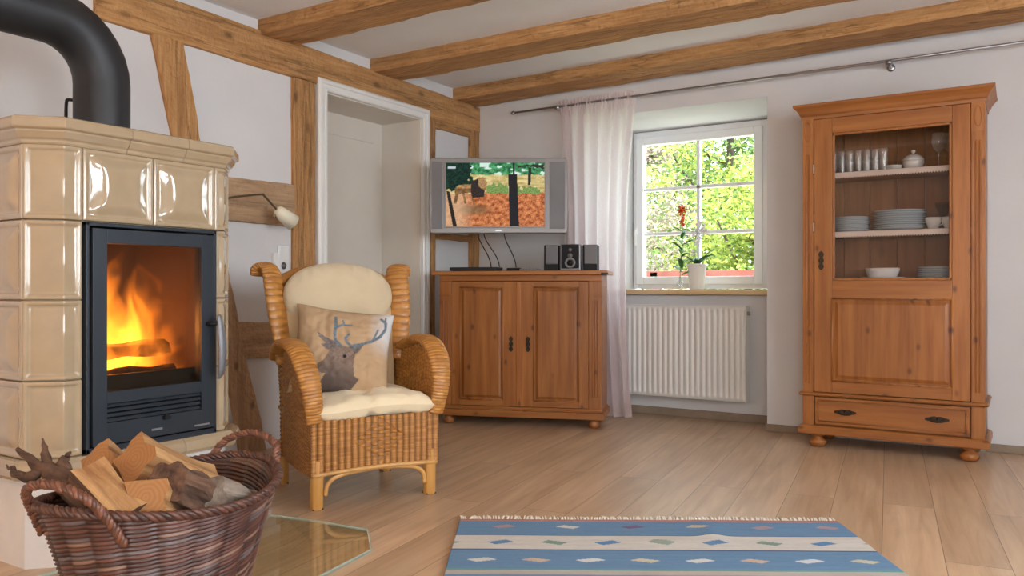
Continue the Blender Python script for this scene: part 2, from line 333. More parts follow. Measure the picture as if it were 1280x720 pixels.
        if solid: md = o.modifiers.new('solid', 'SOLIDIFY'); md.thickness = solid; md.offset = -1
        if bevel:
            md = o.modifiers.new('bevel', 'BEVEL'); md.width = bevel; md.segments = seg; md.limit_method = 'ANGLE'; md.angle_limit = math.radians(40); md.harden_normals = False
        if subsurf: md = o.modifiers.new('sub', 'SUBSURF'); md.levels = subsurf; md.render_levels = subsurf
        return o

def tag(o, label=None, cat=None, group=None, kind=None):
    if label: o['label'] = label
    if cat: o['category'] = cat
    if group: o['group'] = group
    if kind: o['kind'] = kind
    return o
def thing(name, label, cat, loc=(0, 0, 0), rot=0, group=None, kind=None):
    o = bpy.data.objects.new(name, None); COL.objects.link(o); o.location = loc; o.rotation_euler = (0, 0, rot); o.empty_display_size = .1
    return tag(o, label, cat, group, kind)
def struct(o): o['kind'] = 'structure'; return o
def copy_thing(o, loc, rot=0, label=None):
    c = o.copy(); COL.objects.link(c); c.location = loc; c.rotation_euler = (0, 0, rot)
    if label: c['label'] = label
    for ch in list(o.children):
        d = ch.copy(); COL.objects.link(d); d.parent = c
        for g in list(ch.children):
            e = g.copy(); COL.objects.link(e); e.parent = d
    return c
def bez(p0, p1, p2, p3, n=12):
    out = []
    for i in range(n + 1):
        t = i / n; a = (1 - t)
        out.append(Vector(p0) * a ** 3 + Vector(p1) * 3 * a * a * t + Vector(p2) * 3 * a * t * t + Vector(p3) * t ** 3)
    return out
def smooth_path(pts, n=8):
    """Catmull-Rom through pts"""
    P = [Vector(p) for p in pts]; out = []
    for i in range(len(P) - 1):
        a = P[i - 1] if i else P[0] * 2 - P[1]; b = P[i]; c = P[i + 1]; d = P[i + 2] if i + 2 < len(P) else P[-1] * 2 - P[-2]
        for k in range(n):
            t = k / n
            out.append(.5 * ((2 * b) + (c - a) * t + (2 * a - 5 * b + 4 * c - d) * t * t + (3 * b - a - 3 * c + d) * t ** 3))
    out.append(P[-1]); return out
def inpoly(x, y, poly):
    r = False; n = len(poly); j = n - 1
    for i in range(n):
        xi, yi = poly[i]; xj, yj = poly[j]
        if (yi > y) != (yj > y) and x < (xj - xi) * (y - yi) / (yj - yi) + xi: r = not r
        j = i
    return r
def segdist(x, y, line):
    best = 9e9
    for (ax, ay), (bx, by) in zip(line, line[1:]):
        dx, dy = bx - ax, by - ay; L2 = dx * dx + dy * dy or 1e-9
        t = max(0, min(1, ((x - ax) * dx + (y - ay) * dy) / L2)); best = min(best, math.hypot(x - ax - t * dx, y - ay - t * dy))
    return best
def mixc(a, b, t): return tuple(p + (q - p) * t for p, q in zip(a, b))
def nz(x, y, z=0): return noise.noise(Vector((x, y, z)))

# ------------------------------------------------------------ room shell
LX, FY, RX, BY, CZ = -3.57, 5.16, 1.9, -2.2, 2.385
m = MB(); m.box(-4.2, RX + .3, BY - .3, 5.9, -.12, 0); struct(m.build('floor', 'oak_laminate'))
m = MB(); m.box(-4.2, RX + .3, BY - .3, 5.9, CZ, CZ + .15); struct(m.build('ceiling', 'ceiling_paint'))
# left wall with deep doorway y 3.523..4.446, z<2.105
DY0, DY1, DZ, DX = 3.523, 4.446, 2.085, -3.91
m = MB(); m.box(-4.2, LX, BY - .3, DY0, 0, CZ); m.box(-4.2, LX, DY1, 5.9, 0, CZ); m.box(-4.2, LX, DY0, DY1, DZ, CZ); m.box(-4.2, DX - .06, DY0, DY1, 0, DZ)
struct(m.build('wall_left', 'wall_paint'))
# far wall, splayed window niche
m = MB()
m.prism([(LX, FY), (-2.62, FY), (-2.50, 5.68), (-2.50, 5.86), (LX, 5.86)], 0, CZ)
m.prism([(-1.348, FY), (RX, FY), (RX, 5.86), (-1.46, 5.86), (-1.46, 5.68)], 0, CZ)
m.add([(-2.62, FY, 2.108), (-1.348, FY, 2.108), (-1.46, 5.86, 2.075), (-2.5, 5.86, 2.075), (-2.62, FY, CZ), (-1.348, FY, CZ), (-1.46, 5.86, CZ), (-2.5, 5.86, CZ)],
      [(0, 3, 2, 1), (0, 1, 5, 4), (2, 3, 7, 6), (1, 2, 6, 5), (3, 0, 4, 7)])
m.prism([(-2.58, 5.42), (-1.40, 5.42), (-1.46, 5.86), (-2.5, 5.86)], 0, .85)
struct(m.build('wall_far', 'wall_paint'))
# right wall with two window openings, rear wall with one
def wall_with_holes(name, fixed, axis, a0, a1, holes, t):
    m = MB(); cur = a0
    def bx(p, q, z0, z1):
        if q - p < 1e-4: return
        if axis == 'x': m.box(fixed, fixed + t, p, q, z0, z1)
        else: m.box(p, q, fixed - t, fixed, z0, z1)
    for (h0, h1, z0, z1) in holes:
        bx(cur, h0, 0, CZ); bx(h0, h1, 0, z0); bx(h0, h1, z1, CZ); cur = h1
    bx(cur, a1, 0, CZ); return struct(m.build(name, 'wall_paint'))
wall_with_holes('wall_right', RX, 'x', BY, FY, [(-.25, .95, .85, 2.05), (2.0, 3.2, .85, 2.05)], .3)
wall_with_holes('wall_rear', BY, 'y', LX, RX, [(.1, 1.7, .8, 2.05)], .3)
# baseboards
m = MB(); m.box(-1.36, -1.02, FY - .016, FY, 0, .045); m.box(-.16, RX, FY - .016, FY, 0, .045); struct(m.build('baseboard_far', 'baseboard_wood', bevel=.004))
m = MB(); m.box(-2.56, -1.41, 5.40, 5.418, 0, .055); struct(m.build('baseboard_niche', 'baseboard_wood', bevel=.004))
m = MB(); m.box(-3.56, -2.64, FY - .016, FY, 0, .045); struct(m.build('baseboard_corner', 'baseboard_wood', bevel=.004))

# timber frame and ceiling beams (hand-hewn)
def hewn(poly_a, poly_b, name, mat, nseg=40, amp=.006, seed=0, label=None):
    """a beam whose two end sections are quads; edges wander a little"""
    A = [Vector(p) for p in poly_a]; B = [Vector(p) for p in poly_b]; vs = []; k = len(A); sub = 4
    ca = sum(A, Vector()) / k; cb = sum(B, Vector()) / k
    ring = []
    for i in range(nseg + 1):
        t = i / nseg
        pts = [a.lerp(b, t) for a, b in zip(A, B)]; c = ca.lerp(cb, t)
        for e in range(k):
            for q in range(sub):
                p = pts[e].lerp(pts[(e + 1) % k], q / sub)
                d = (p - c).normalized(); s = nz(p.x * 3 + seed, p.y * 3, p.z * 3) * amp * 1.6 + nz(p.x * 14 + seed, p.y * 14, p.z * 14) * amp * .7
                if q == 0: s -= .004
                vs.append(p + d * s)
    n = k * sub
    fs = [(i * n + j, i * n + (j + 1) % n, (i + 1) * n + (j + 1) % n, (i + 1) * n + j) for i in range(nseg) for j in range(n)]
    fs += [tuple(range(n - 1, -1, -1)), tuple(nseg * n + j for j in range(n))]
    m = MB(); m.add(vs, fs, 0, False); o = struct(m.build(name, mat)); 
    return o
def xbeam(name, ya0, ya1, yb0, yb1, zb=2.30):
    hewn([(LX - .02, ya0, zb), (LX - .02, ya1, zb), (LX - .02, ya1, CZ + .04), (LX - .02, ya0, CZ + .04)],
         [(RX, yb0, zb), (RX, yb1, zb), (RX, yb1, CZ + .04), (RX, yb0, CZ + .04)], name, 'old_beam_x', 90, .010, ya0)
xbeam('trim_1', 4.85, 5.13, 4.68, 4.98); xbeam('trim_2', 3.94, 4.22, 3.98, 4.20); xbeam('trim_3', 3.03, 3.29, 3.0, 3.24)
xbeam('trim_4', 2.0, 2.27, 1.96, 2.22); xbeam('trim_5', 1.0, 1.27, .96, 1.2); xbeam('trim_6', 0, .27, 0, .25); xbeam('trim_7', -1.0, -.75, -1.0, -.75)
px = LX + .028
def wbeam(name, q, mat, amp=.005):
    """q: four (y,z) corners, order along length: a-bottom,a-top | b-bottom,b-top"""
    (a0, a1, b0, b1) = q
    hewn([(LX - .01, *a0), (px, *a0), (px, *a1), (LX - .01, *a1)], [(LX - .01, *b0), (px, *b0), (px, *b1), (LX - .01, *b1)], name, mat, 30, amp, a0[0])
wbeam('trim_8', ((2.09, 2.125), (2.09, 2.335), (5.16, 2.105), (5.16, 2.30)), 'old_beam_y')
wbeam('trim_9', ((3.27, .0), (3.435, .0), (3.265, 2.115), (3.44, 2.115)), 'old_beam_z')
wbeam('trim_10', ((2.37, 2.13), (2.545, 2.13), (2.50, 1.60), (2.66, 1.56)), 'old_beam_z')
wbeam('trim_11', ((2.70, 1.0), (2.80, 1.04), (2.90, 0.0), (3.07, 0.0)), 'pale_beam_z')
wbeam('trim_12', ((2.55, 1.26), (2.55, 1.485), (3.27, 1.255), (3.27, 1.495)), 'pale_beam_y')
wbeam('trim_13', ((2.92, .515), (2.86, .72), (3.27, .50), (3.27, .70)), 'pale_beam_y')
wbeam('trim_14', ((4.515, 0), (4.60, 0), (4.515, 2.11), (4.60, 2.11)), 'old_beam_z')
wbeam('trim_15', ((5.04, 0), (5.155, 0), (5.04, 2.11), (5.155, 2.11)), 'old_beam_z')
wbeam('trim_16', ((4.60, 1.25), (4.60, 1.31), (5.04, 1.25), (5.04, 1.30)), 'old_beam_y')
wbeam('trim_17', ((4.60, 2.05), (4.60, 2.11), (5.04, 2.05), (5.04, 2.11)), 'old_beam_y')

# door: casing, reveal lining, leaf
d = thing('door_1', None, None, (DX, (DY0 + DY1) / 2, 0)); struct(d); c0 = (DY0 + DY1) / 2
def rel(mb): 
    for v in mb.v: v -= Vector((DX, c0, 0))
    return mb
m = MB(); m.box(DX - .045, DX, DY0 + .005, DY1 - .005, .004, DZ - .004); m.box(DX, DX + .006, DY0 + .1, DY1 - .1, 1.93, 1.934); rel(m).build('leaf', 'door_paint', d, bevel=.004)
m = MB(); prof = [(0, LX - .01), (0, LX + .034), (.006, LX + .042), (.016, LX + .046), (.030, LX + .046), (.034, LX + .038), (.050, LX + .036), (.054, LX + .042), (.068, LX + .042), (.074, LX + .036), (.074, LX - .01)]
cpath = [(DY0 - .074, 0, 1, 0), (DY0 - .074, DZ + .074, 1, -1), (DY1 + .074, DZ + .074, -1, -1), (DY1 + .074, 0, -1, 0)]; np_ = len(prof)
m.add([(x, y + o_ * sy_, z + o_ * sz_) for (y, z, sy_, sz_) in cpath for o_, x in prof], [(i * np_ + j, i * np_ + j + 1, (i + 1) * np_ + j + 1, (i + 1) * np_ + j) for i in range(3) for j in range(np_ - 1)])
rel(m).build('casing', 'white_lacquer', d)
m = MB(); m.box(DX, LX + .012, DY0 - .003, DY0 + .006, 0, DZ); m.box(DX, LX + .012, DY1 - .006, DY1 + .003, 0, DZ); m.box(DX, LX + .012, DY0, DY1, DZ - .006, DZ + .003); rel(m).build('lining', 'door_paint', d)

# window in niche
def window(name, x0, x1, z0, z1, y, glass_rect, mullx, mullz):
    wd = thing(name, None, None, ((x0 + x1) / 2, y, z0)); struct(wd); O = Vector(wd.location)
    def B(mb, nm, mat, bev=.004):
        for v in mb.v: v -= O
        return mb.build(nm, mat, wd, bevel=bev)
    gx0, gx1, gz0, gz1 = glass_rect; t = .05
    m = MB()
    for a, b, cc, dd in ((x0, gx0 - t, z0, z1), (gx1 + t, x1, z0, z1), (gx0 - t, gx1 + t, z0, gz0 - t), (gx0 - t, gx1 + t, gz1 + t, z1)): m.box(a, b, y, y + .07, cc, dd)
    B(m, 'window_frame', 'window_plastic')
    m = MB()
    for a, b, cc, dd in ((gx0 - t - .01, gx0, gz0 - t - .01, gz1 + t + .01), (gx1, gx1 + t + .01, gz0 - t - .01, gz1 + t + .01), (gx0, gx1, gz0 - t - .01, gz0), (gx0, gx1, gz1, gz1 + t + .01)): m.box(a, b, y - .02, y + .05, cc, dd)
    s = B(m, 'sash', 'window_plastic', .006)
    m = MB()
    for mx in mullx: m.box(mx - .013, mx + .013, y, y + .045, gz0, gz1)
    for mz in mullz: m.box(gx0, gx1, y, y + .045, mz - .012, mz + .012)
    B(m, 'glazing_bars', 'window_plastic', .003)
    m = MB(); m.box(gx0 - .005, gx1 + .005, y + .02, y + .026, gz0 - .005, gz1 + .005); B(m, 'pane', 'window_glass', 0)
    return wd, O
wd, wo = window('window_1', -2.495, -1.465, .895, 2.078, 5.70, (-2.408, -1.577, .985, 1.975), (-1.985,), (1.64, 1.305))
m = MB(); m.box(-2.462, -2.447, 5.66, 5.68, 1.30, 1.36); m.tube([(-2.455, 5.655, 1.34), (-2.455, 5.645, 1.33), (-2.455, 5.645, 1.22)], .008, 8)
for v in m.v: v -= wo
m.build('window_handle', 'wall_white_plastic', wd)
m = MB(); m.prism([(-2.60, 5.35), (-1.39, 5.35), (-1.46, 5.70), (-2.5, 5.70)], .853, .888); struct(m.build('trim_18', 'sill_wood', bevel=.006))
# windows of the unseen walls, where the daylight enters
for nm, y0, y1 in (('window_2', -.25, .95), ('window_3', 2.0, 3.2)):
    m = MB(); x = RX + .12
    for a, b, c_, d_ in ((y0, y0 + .07, .85, 2.05), (y1 - .07, y1, .85, 2.05), (y0, y1, .85, .92), (y0, y1, 1.98, 2.05), ((y0 + y1) / 2 - .03, (y0 + y1) / 2 + .03, .85, 2.05)): m.box(x, x + .06, a, b, c_, d_)
    struct(m.build(nm, 'window_plastic', bevel=.004))
m = MB(); y = BY - .18
for a, b, c_, d_ in ((.1, .17, .8, 2.05), (1.63, 1.7, .8, 2.05), (.1, 1.7, .8, .87), (.1, 1.7, 1.98, 2.05), (.87, .93, .8, 2.05)): m.box(a, b, y, y + .06, c_, d_)
struct(m.build('window_4', 'window_plastic', bevel=.004))

# ------------------------------------------------------------ tiled stove
SX = -2.6; SY0, SY1 = 1.426, 2.045; CH = .087
SBX = -3.34
plan = [(SX, SY0), (SX, SY1), (SX - CH, SY1 + CH), (SBX, SY1 + CH), (SBX, SY0 - CH), (SX - CH, SY0 - CH)]
stove = thing('tiled_stove', 'cream ceramic tiled wood stove with black framed glass door', 'stove', (-2.97, (SY0 + SY1) / 2, 0))
SO = Vector(stove.location)
def sb(mb, nm, mat, bevel=0, parent=stove, **k):
    for v in mb.v: v -= SO
    return mb.build(nm, mat, parent, bevel=bevel, **k)
def inset(poly, dd):
    n = len(poly); out = []
    for i in range(n):
        p0, p1, p2 = Vector(poly[i - 1]), Vector(poly[i]), Vector(poly[(i + 1) % n])
        e1 = (p1 - p0).normalized(); e2 = (p2 - p1).normalized(); n1 = Vector((e1.y, -e1.x)); n2 = Vector((e2.y, -e2.x))
        bi = (n1 + n2).normalized(); out.append(tuple(p1 + bi * (dd / max(.3, bi.dot(n1)))))
    return out
# the plan runs counter-clockwise, so a positive distance moves outward
core = inset(plan, -.02)
m = MB()
m.prism(core, 1.12, 1.37); m.prism(core, .30, .345)
m.prism([core[5], (core[0][0], core[0][1]), (core[0][0], 1.496), (SBX + .02, 1.496), core[4]], .34, 1.13)
m.prism([(core[1][0], 1.994), core[1], core[2], core[3], (SBX + .02, 1.994)], .34, 1.13)
m.box(SBX + .02, -3.10, 1.49, 2.0, .34, 1.13)
sb(m, 'stove_core', 'tile_grout')
m = MB(); m.prism(inset(plan, -.012), 0, .30); sb(m, 'plinth', 'stove_plaster')
def tile(p0, p1, z0, z1, bulge=.016, rim=.018, parent=stove):
    """glazed relief tile on the vertical plane p0->p1 (outward to the right of travel)"""
    a = Vector((*p0, z0)); b = Vector((*p1, z0)); L = (b - a).length; Hh = z1 - z0; ex = (b - a) / L; nn = Vector((ex.y, -ex.x, 0)); g = .0015
    def prof(u, v):
        du = min(u, 1 - u) * (L - 2 * g); dv = min(v, 1 - v) * (Hh - 2 * g); e = min(du, dv)
        if e < .006: return -.006 + .006 * math.sqrt(max(0, 1 - (1 - e / .006) ** 2))
        if e < rim: return 0
        s = min(1, (e - rim) / .005); un = abs(2 * u - 1); vn = abs(2 * v - 1)
        wx = .010 + .22 * L * (1 - vn * vn); wz = .010 + .16 * Hh * (1 - un * un)
        cx = min(1, max(0, du - rim) / wx); cy = min(1, max(0, dv - rim) / wz)
        f = lambda q: q * q * (3 - 2 * q) * .5 + q * .5
        return -.008 * s + bulge * f(cx) * f(cy)
    def steps(Ls):
        r = rim / Ls; base = [0, .0015 / Ls, .003 / Ls, .006 / Ls, .010 / Ls, r * .98, r + .003 / Ls, r + .006 / Ls]
        n = 26 if Ls > .1 else 5
        lo = r + .006 / Ls; mid = [lo + (1 - 2 * lo) * k / n for k in range(1, n)]
        return base + mid + [1 - q for q in reversed(base)]
    us = steps(L); vs_ = steps(Hh); pts = []
    for v in vs_:
        for u in us: pts.append(a + ex * (g + u * (L - 2 * g)) + Vector((0, 0, g + v * (Hh - 2 * g))) + nn * prof(u, v))
    nu = len(us); fs = [(j * nu + i, j * nu + i + 1, (j + 1) * nu + i + 1, (j + 1) * nu + i) for j in range(len(vs_) - 1) for i in range(nu - 1)]
    # edge skirt
    n0 = len(pts); ringi = [i for i in range(nu)] + [j * nu + nu - 1 for j in range(1, len(vs_))] + [(len(vs_) - 1) * nu + i for i in range(nu - 2, -1, -1)] + [j * nu for j in range(len(vs_) - 2, 0, -1)]
    for i in ringi: pts.append(pts[i] - nn * .016)
    k = len(ringi); fs += [(ringi[i], n0 + i, n0 + (i + 1) % k, ringi[(i + 1) % k]) for i in range(k)]
    fs.append(tuple(n0 + i for i in range(k)))
    m = MB(); m.add(pts, fs, 0, True); return sb(m, 'tile', 'ceramic_tile', parent=parent)
def tile_wrap(path, z0, z1, rim=.013, dep=.008):
    """corner tile: one recessed panel that turns round the corner"""
    P_ = [Vector((*p, 0)) for p in path]; L1 = (P_[1] - P_[0]).length; L2 = (P_[2] - P_[1]).length; L = L1 + L2; Hh = z1 - z0; g = .0015
    e1 = (P_[1] - P_[0]).normalized(); e2 = (P_[2] - P_[1]).normalized(); n1 = Vector((e1.y, -e1.x, 0)); n2 = Vector((e2.y, -e2.x, 0)); nm_ = (n1 + n2).normalized(); nm_ = nm_ / nm_.dot(n1)
    def pos(s_): return (P_[0] + e1 * s_, n1) if s_ < L1 - 1e-6 else ((P_[1], nm_) if s_ < L1 + 1e-6 else (P_[1] + e2 * (s_ - L1), n2))
    def prof(s_, v):
        e = min(s_ - g, L - g - s_, v - g, Hh - g - v)
        if e < .005: return -.005 + .005 * math.sqrt(max(0, 1 - (1 - max(0, e) / .005) ** 2))
        if e < rim: return 0
        return -dep * min(1, (e - rim) / .005) + .006 * min(1, max(0, e - rim - .006) / .02)
    def steps(T_): b = [g, g + .001, g + .003, g + .006, rim, rim + .003, rim + .006, rim + .014, rim + .026]; return b, [T_ - q for q in reversed(b)]
    a, b = steps(L); us = sorted(a + [L1 - .004, L1, L1 + .004] + b + [L / 2]); a, b = steps(Hh); vs_ = a + [Hh / 2] + b; pts = []
    for v in vs_:
        for u in us: p, nn = pos(u); pts.append(p + Vector((0, 0, z0 + v)) + nn * prof(u, v))
    nu = len(us); fs = [(j * nu + i, j * nu + i + 1, (j + 1) * nu + i + 1, (j + 1) * nu + i) for j in range(len(vs_) - 1) for i in range(nu - 1)]
    n0 = len(pts); ringi = [i for i in range(nu)] + [j * nu + nu - 1 for j in range(1, len(vs_))] + [(len(vs_) - 1) * nu + i for i in range(nu - 2, -1, -1)] + [j * nu for j in range(len(vs_) - 2, 0, -1)]
    for i in ringi: pts.append(pts[i] - pos(us[i % nu])[1] * .014)
    k = len(ringi); fs += [(ringi[i], n0 + i, n0 + (i + 1) % k, ringi[(i + 1) % k]) for i in range(k)]
    m = MB(); m.add(pts, fs, 0, True); return sb(m, 'corner_tile', 'ceramic_tile')
rows = [(.352, .601), (.601, .861), (.861, 1.120), (1.120, 1.362)]
A, Bp, Cc, Dd = plan[0], plan[1], plan[2], plan[5]
for i, (z0, z1) in enumerate(rows):
    tile_wrap([Dd, A, (SX, 1.488)], z0, z1); tile_wrap([(SX, 2.000), Bp, Cc], z0, z1)
    if i == 3: tile((SX, 1.488), (SX, 1.744), z0, z1, .021, .014); tile((SX, 1.744), (SX, 2.000), z0, z1, .021, .014)
    xs = [SX - CH - (SX - CH - SBX) * k / 3 for k in range(4)]
    for k in range(3):
        tile((xs[k + 1], SY0 - CH), (xs[k], SY0 - CH), z0, z1, .016); tile((xs[k], SY1 + CH), (xs[k + 1], SY1 + CH), z0, z1, .016)
def sweep_plan(path, prof, nm, mat, bevel=0):
    """sweep (outset,z) profile along an open path of plan points, mitred"""
    n = len(path); m = MB(); vs = []
    for i in range(n):
        p = Vector(path[i])
        e1 = (p - Vector(path[i - 1])).normalized() if i else None; e2 = (Vector(path[i + 1]) - p).normalized() if i < n - 1 else None
        n1 = Vector((e1.y, -e1.x)) if e1 else None; n2 = Vector((e2.y, -e2.x)) if e2 else None
        if n1 is None: bi, k = n2, 1
        elif n2 is None: bi, k = n1, 1
        else: bi = (n1 + n2).normalized(); k = 1 / bi.dot(n1)
        for o_, z in prof: q = p + bi * o_ * k; vs.append((q.x, q.y, z))
    q = len(prof); fs = [(i * q + j, (i + 1) * q + j, (i + 1) * q + (j + 1) % q, i * q + (j + 1) % q) for i in range(n - 1) for j in range(q)]
    fs += [tuple(range(q)), tuple((n - 1) * q + j for j in range(q - 1, -1, -1))]
    m.add(vs, fs); return sb(m, nm, mat, bevel)
corn = [(-.03, 1.360), (0, 1.360), (.004, 1.366), (.004, 1.374), (.012, 1.380), (.020, 1.392), (.024, 1.398), (.024, 1.404), (.036, 1.408), (.038, 1.412), (.038, 1.434), (.034, 1.442), (.026, 1.446), (-.03, 1.446)]
g = .0012
segs = [[(SBX, SY0 - CH), (-3.0, SY0 - CH)], [(-3.0 + g, SY0 - CH), Dd, A, (SX, 1.64)], [(SX, 1.64 + g), (SX, 1.86)], [(SX, 1.86 + g), Bp, Cc, (-3.0, SY1 + CH)], [(-3.0 - g, SY1 + CH), (SBX, SY1 + CH)]]
for sg in segs: sweep_plan(sg, corn, 'cornice_stone', 'ceramic_tile', .002)
ledge = [(-.03, .290), (.022, .290), (.034, .296), (.042, .308), (.042, .326), (.036, .340), (.022, .352), (-.03, .354)]
for sg in [[(SBX, SY0 - CH), (-2.95, SY0 - CH)], [(-2.95 + g, SY0 - CH), Dd, A, (SX, 1.62)], [(SX, 1.62 + g), (SX, 1.845)], [(SX, 1.845 + g), Bp, Cc, (-3.0, SY1 + CH)], [(-3.0 - g, SY1 + CH), (SBX, SY1 + CH)]]:
    sweep_plan(sg, ledge, 'ledge_stone', 'ceramic_tile', .003)
m = MB(); m.prism(inset(plan, -.02), 1.425, 1.44); sb(m, 'top_slab', 'ceramic_tile')
# door insert
fy0, fy1, fz0, fz1 = 1.492, 1.999, .352, 1.117
m = MB()
for a, b, c_, d_ in ((fy0, fy0 + .012, fz0, fz1), (fy1 - .012, fy1, fz0, fz1), (fy0, fy1, fz1 - .012, fz1), (fy0, fy1, fz0 - .03, fz0 + .018)): m.box(SX - .03, SX + .012, a, b, c_, d_)
sb(m, 'door_surround', 'anthracite_steel', .002)
dy0, dy1, dz0, dz1 = fy0 + .018, fy1 - .018, .376, 1.098
gy0, gy1, gz0, gz1 = 1.560, 1.927, .552, 1.050
m = MB(); DXf = SX + .020
for a, b, c_, d_ in ((dy0, gy0, dz0, dz1), (gy1, dy1, dz0, dz1), (gy0, gy1, gz1, dz1), (gy0, gy1, .512, gz0), (gy0, gy1, dz0, .448)): m.box(SX - .02, DXf, a, b, c_, d_)
sdoor = sb(m, 'stove_door', 'anthracite_steel', .0015)
m = MB(); m.box(SX - .02, SX - .004, gy0, gy1, .445, .515)
sb(m, 'vent_back', 'black_gap', parent=sdoor)
for k in range(4):
    z = .451 + k * .0165; m = MB(); m.add([(SX - .004, gy0 + .002, z), (SX + .018, gy0 + .002, z), (SX + .012, gy0 + .002, z + .010), (SX - .004, gy0 + .002, z + .013), (SX - .004, gy1 - .002, z), (SX + .018, gy1 - .002, z), (SX + .012, gy1 - .002, z + .010), (SX - .004, gy1 - .002, z + .013)], [(0, 1, 2, 3), (7, 6, 5, 4), (0, 4, 5, 1), (1, 5, 6, 2), (2, 6, 7, 3), (3, 7, 4, 0)])
    sb(m, 'vent_slat', 'anthracite_steel', .001, parent=sdoor)
m = MB(); m.box(SX + .004, SX + .010, gy0 - .004, gy1 + .004, gz0 - .004, gz1 + .004); sb(m, 'glass_pane', 'stove_glass', parent=sdoor)
m = MB(); m.box(SX + .018, SX + .034, 1.765, 1.790, .432, .446); m.box(SX + .020, SX + .030, 1.772, 1.783, .440, .452); sb(m, 'air_slider', 'black_plastic', .002, parent=sdoor)
for q in ((1.722, 1.764, .398, .405), (1.895, 1.960, .388, .394)): m = MB(); m.box(DXf, DXf + .0015, *q); sb(m, 'badge', 'grey_metal', parent=sdoor)
m = MB(); m.tube([(DXf - .004, 1.952, .765), (DXf + .022, 1.956, .765), (DXf + .034, 1.975, .770)], .009, 10); sb(m, 'latch', 'black_plastic', parent=sdoor)
m = MB(); m.tube(smooth_path([(DXf + .036, 1.975, .800), (DXf + .040, 1.982, .74), (DXf + .044, 1.985, .66), (DXf + .040, 1.982, .585), (DXf + .030, 1.978, .560)], 5), [.007 + .011 * math.sin(PI * min(1, (i + 1) / 20)) for i in range(21)], 12, flat=(1.0, .55), ref=(0, 1, 0)); sb(m, 'door_handle', 'handle_grey', parent=sdoor)
# fire chamber
m = MB(); x0, x1 = -3.08, SX - .022; a0, a1, z0, z1 = 1.50, 1.99, .52, 1.10
m.box(x0 - .02, x0, a0, a1, z0, z1); m.box(x0, x1, a0 - .004, a0 + .008, z0, z1); m.box(x0, x1, a1 - .008, a1 + .004, z0, z1); m.box(x0, x1, a0, a1, z1 - .02, z1); m.box(x0, x1, a0, a1, z0, z0 + .02)
sb(m, 'fire_chamber', 'fire_brick')
m = MB(); m.box(SX - .05, SX - .035, a0 + .01, a1 - .01, .54, .602); sb(m, 'log_retainer', 'black_gap', .002)
def log_mesh(p0, p1, sec, roll=0, nseg=8, mats=('split_wood',), side_mats=None, cap=None, bend=0, rough=.004, seed=0, taper=1):
    """log in its own frame: origin at p0, X along the length; sec = 2D outline; side_mats per outline edge"""
    p0, p1 = Vector(p0), Vector(p1); d = p1 - p0; L = d.length; q = d.to_track_quat('X', 'Z')
    sub = 3; n = len(sec); ring = []
    cx = sum(p[0] for p in sec) / n; cy = sum(p[1] for p in sec) / n
    for e in range(n):
        for k in range(sub):
            t = k / sub; ring.append((sec[e][0] * (1 - t) + sec[(e + 1) % n][0] * t - cx, sec[e][1] * (1 - t) + sec[(e + 1) % n][1] * t - cy, e))
    vs = []; c_, s_ = math.cos(roll), math.sin(roll)
    for i in range(nseg + 1):
        x = L * i / nseg; tp = 1 + (taper - 1) * i / nseg
        for (y, z, e) in ring:
            r = math.hypot(y, z) + 1e-6; k = 1 + nz(x * 9 + seed, y * 40 + seed, z * 40) * rough * 8 / r * .5
            yy, zz = y * k * tp, z * k * tp; yy, zz = yy * c_ - zz * s_, yy * s_ + zz * c_
            vs.append((x, yy, zz + bend * math.sin(PI * i / nseg)))
    N = len(ring); fs = []; mi = []
    for i in range(nseg):
        for j in range(N): fs.append((i * N + j, i * N + (j + 1) % N, (i + 1) * N + (j + 1) % N, (i + 1) * N + j)); mi.append((side_mats[ring[j][2]] if side_mats else 0))
    m = MB(); m.v = [Vector(v) for v in vs]; m.c = [(1, 1, 1)] * len(vs); m.f = [list(f) for f in fs]; m.mi = mi; m.sm = [False] * len(fs)
    capi = cap if cap is not None else 0
    m.f += [list(range(N - 1, -1, -1)), [nseg * N + j for j in range(N)]]; m.mi += [capi, capi]; m.sm += [False, False]
    return m, p0, q
def log(name, label, cat, p0, p1, sec, mats, group=None, **k):
    m, o0, q = log_mesh(p0, p1, sec, **k); o = m.build(name, list(mats), None, recenter=False, loc=o0); o.rotation_mode = 'QUATERNION'; o.rotation_quaternion = q
    return tag(o, label, cat, group)
def circ(r, n=12, sy=1): return [(r * math.cos(2 * PI * k / n), r * sy * math.sin(2 * PI * k / n)) for k in range(n)]
log('burning_log', 'upper charred log burning behind the stove glass', 'log', (-2.80, 1.58, .668), (-2.80, 1.93, .672), circ(.028, 10), ('charred_wood',), 'logs burning in the stove', seed=3)
log('burning_log', 'lower charred log burning at the bottom of the stove fire', 'log', (-2.74, 1.56, .580), (-2.76, 1.93, .584), circ(.026, 10), ('charred_wood',), 'logs burning in the stove', seed=9)
m = MB()
for k in range(60):
    x, y, r = rnd.uniform(-2.95, -2.68), rnd.uniform(1.53, 1.95), rnd.uniform(.006, .016); m.lathe([(0, 0), (r, r * .4), (r * .8, r), (0, r * 1.3)], 6, (x, y, .541))
tag(m.build('embers', 'ember'), 'glowing embers spread on the floor of the stove fire', 'embers', kind='stuff')
m = MB(); m.box(-.14, .10, -.22, .16, -.02, .46)
tag(m.build('flames', 'flame_gas', loc=(-2.84, 1.815, .60)), 'orange and yellow flames rising from the logs in the stove', 'flames', kind='stuff')

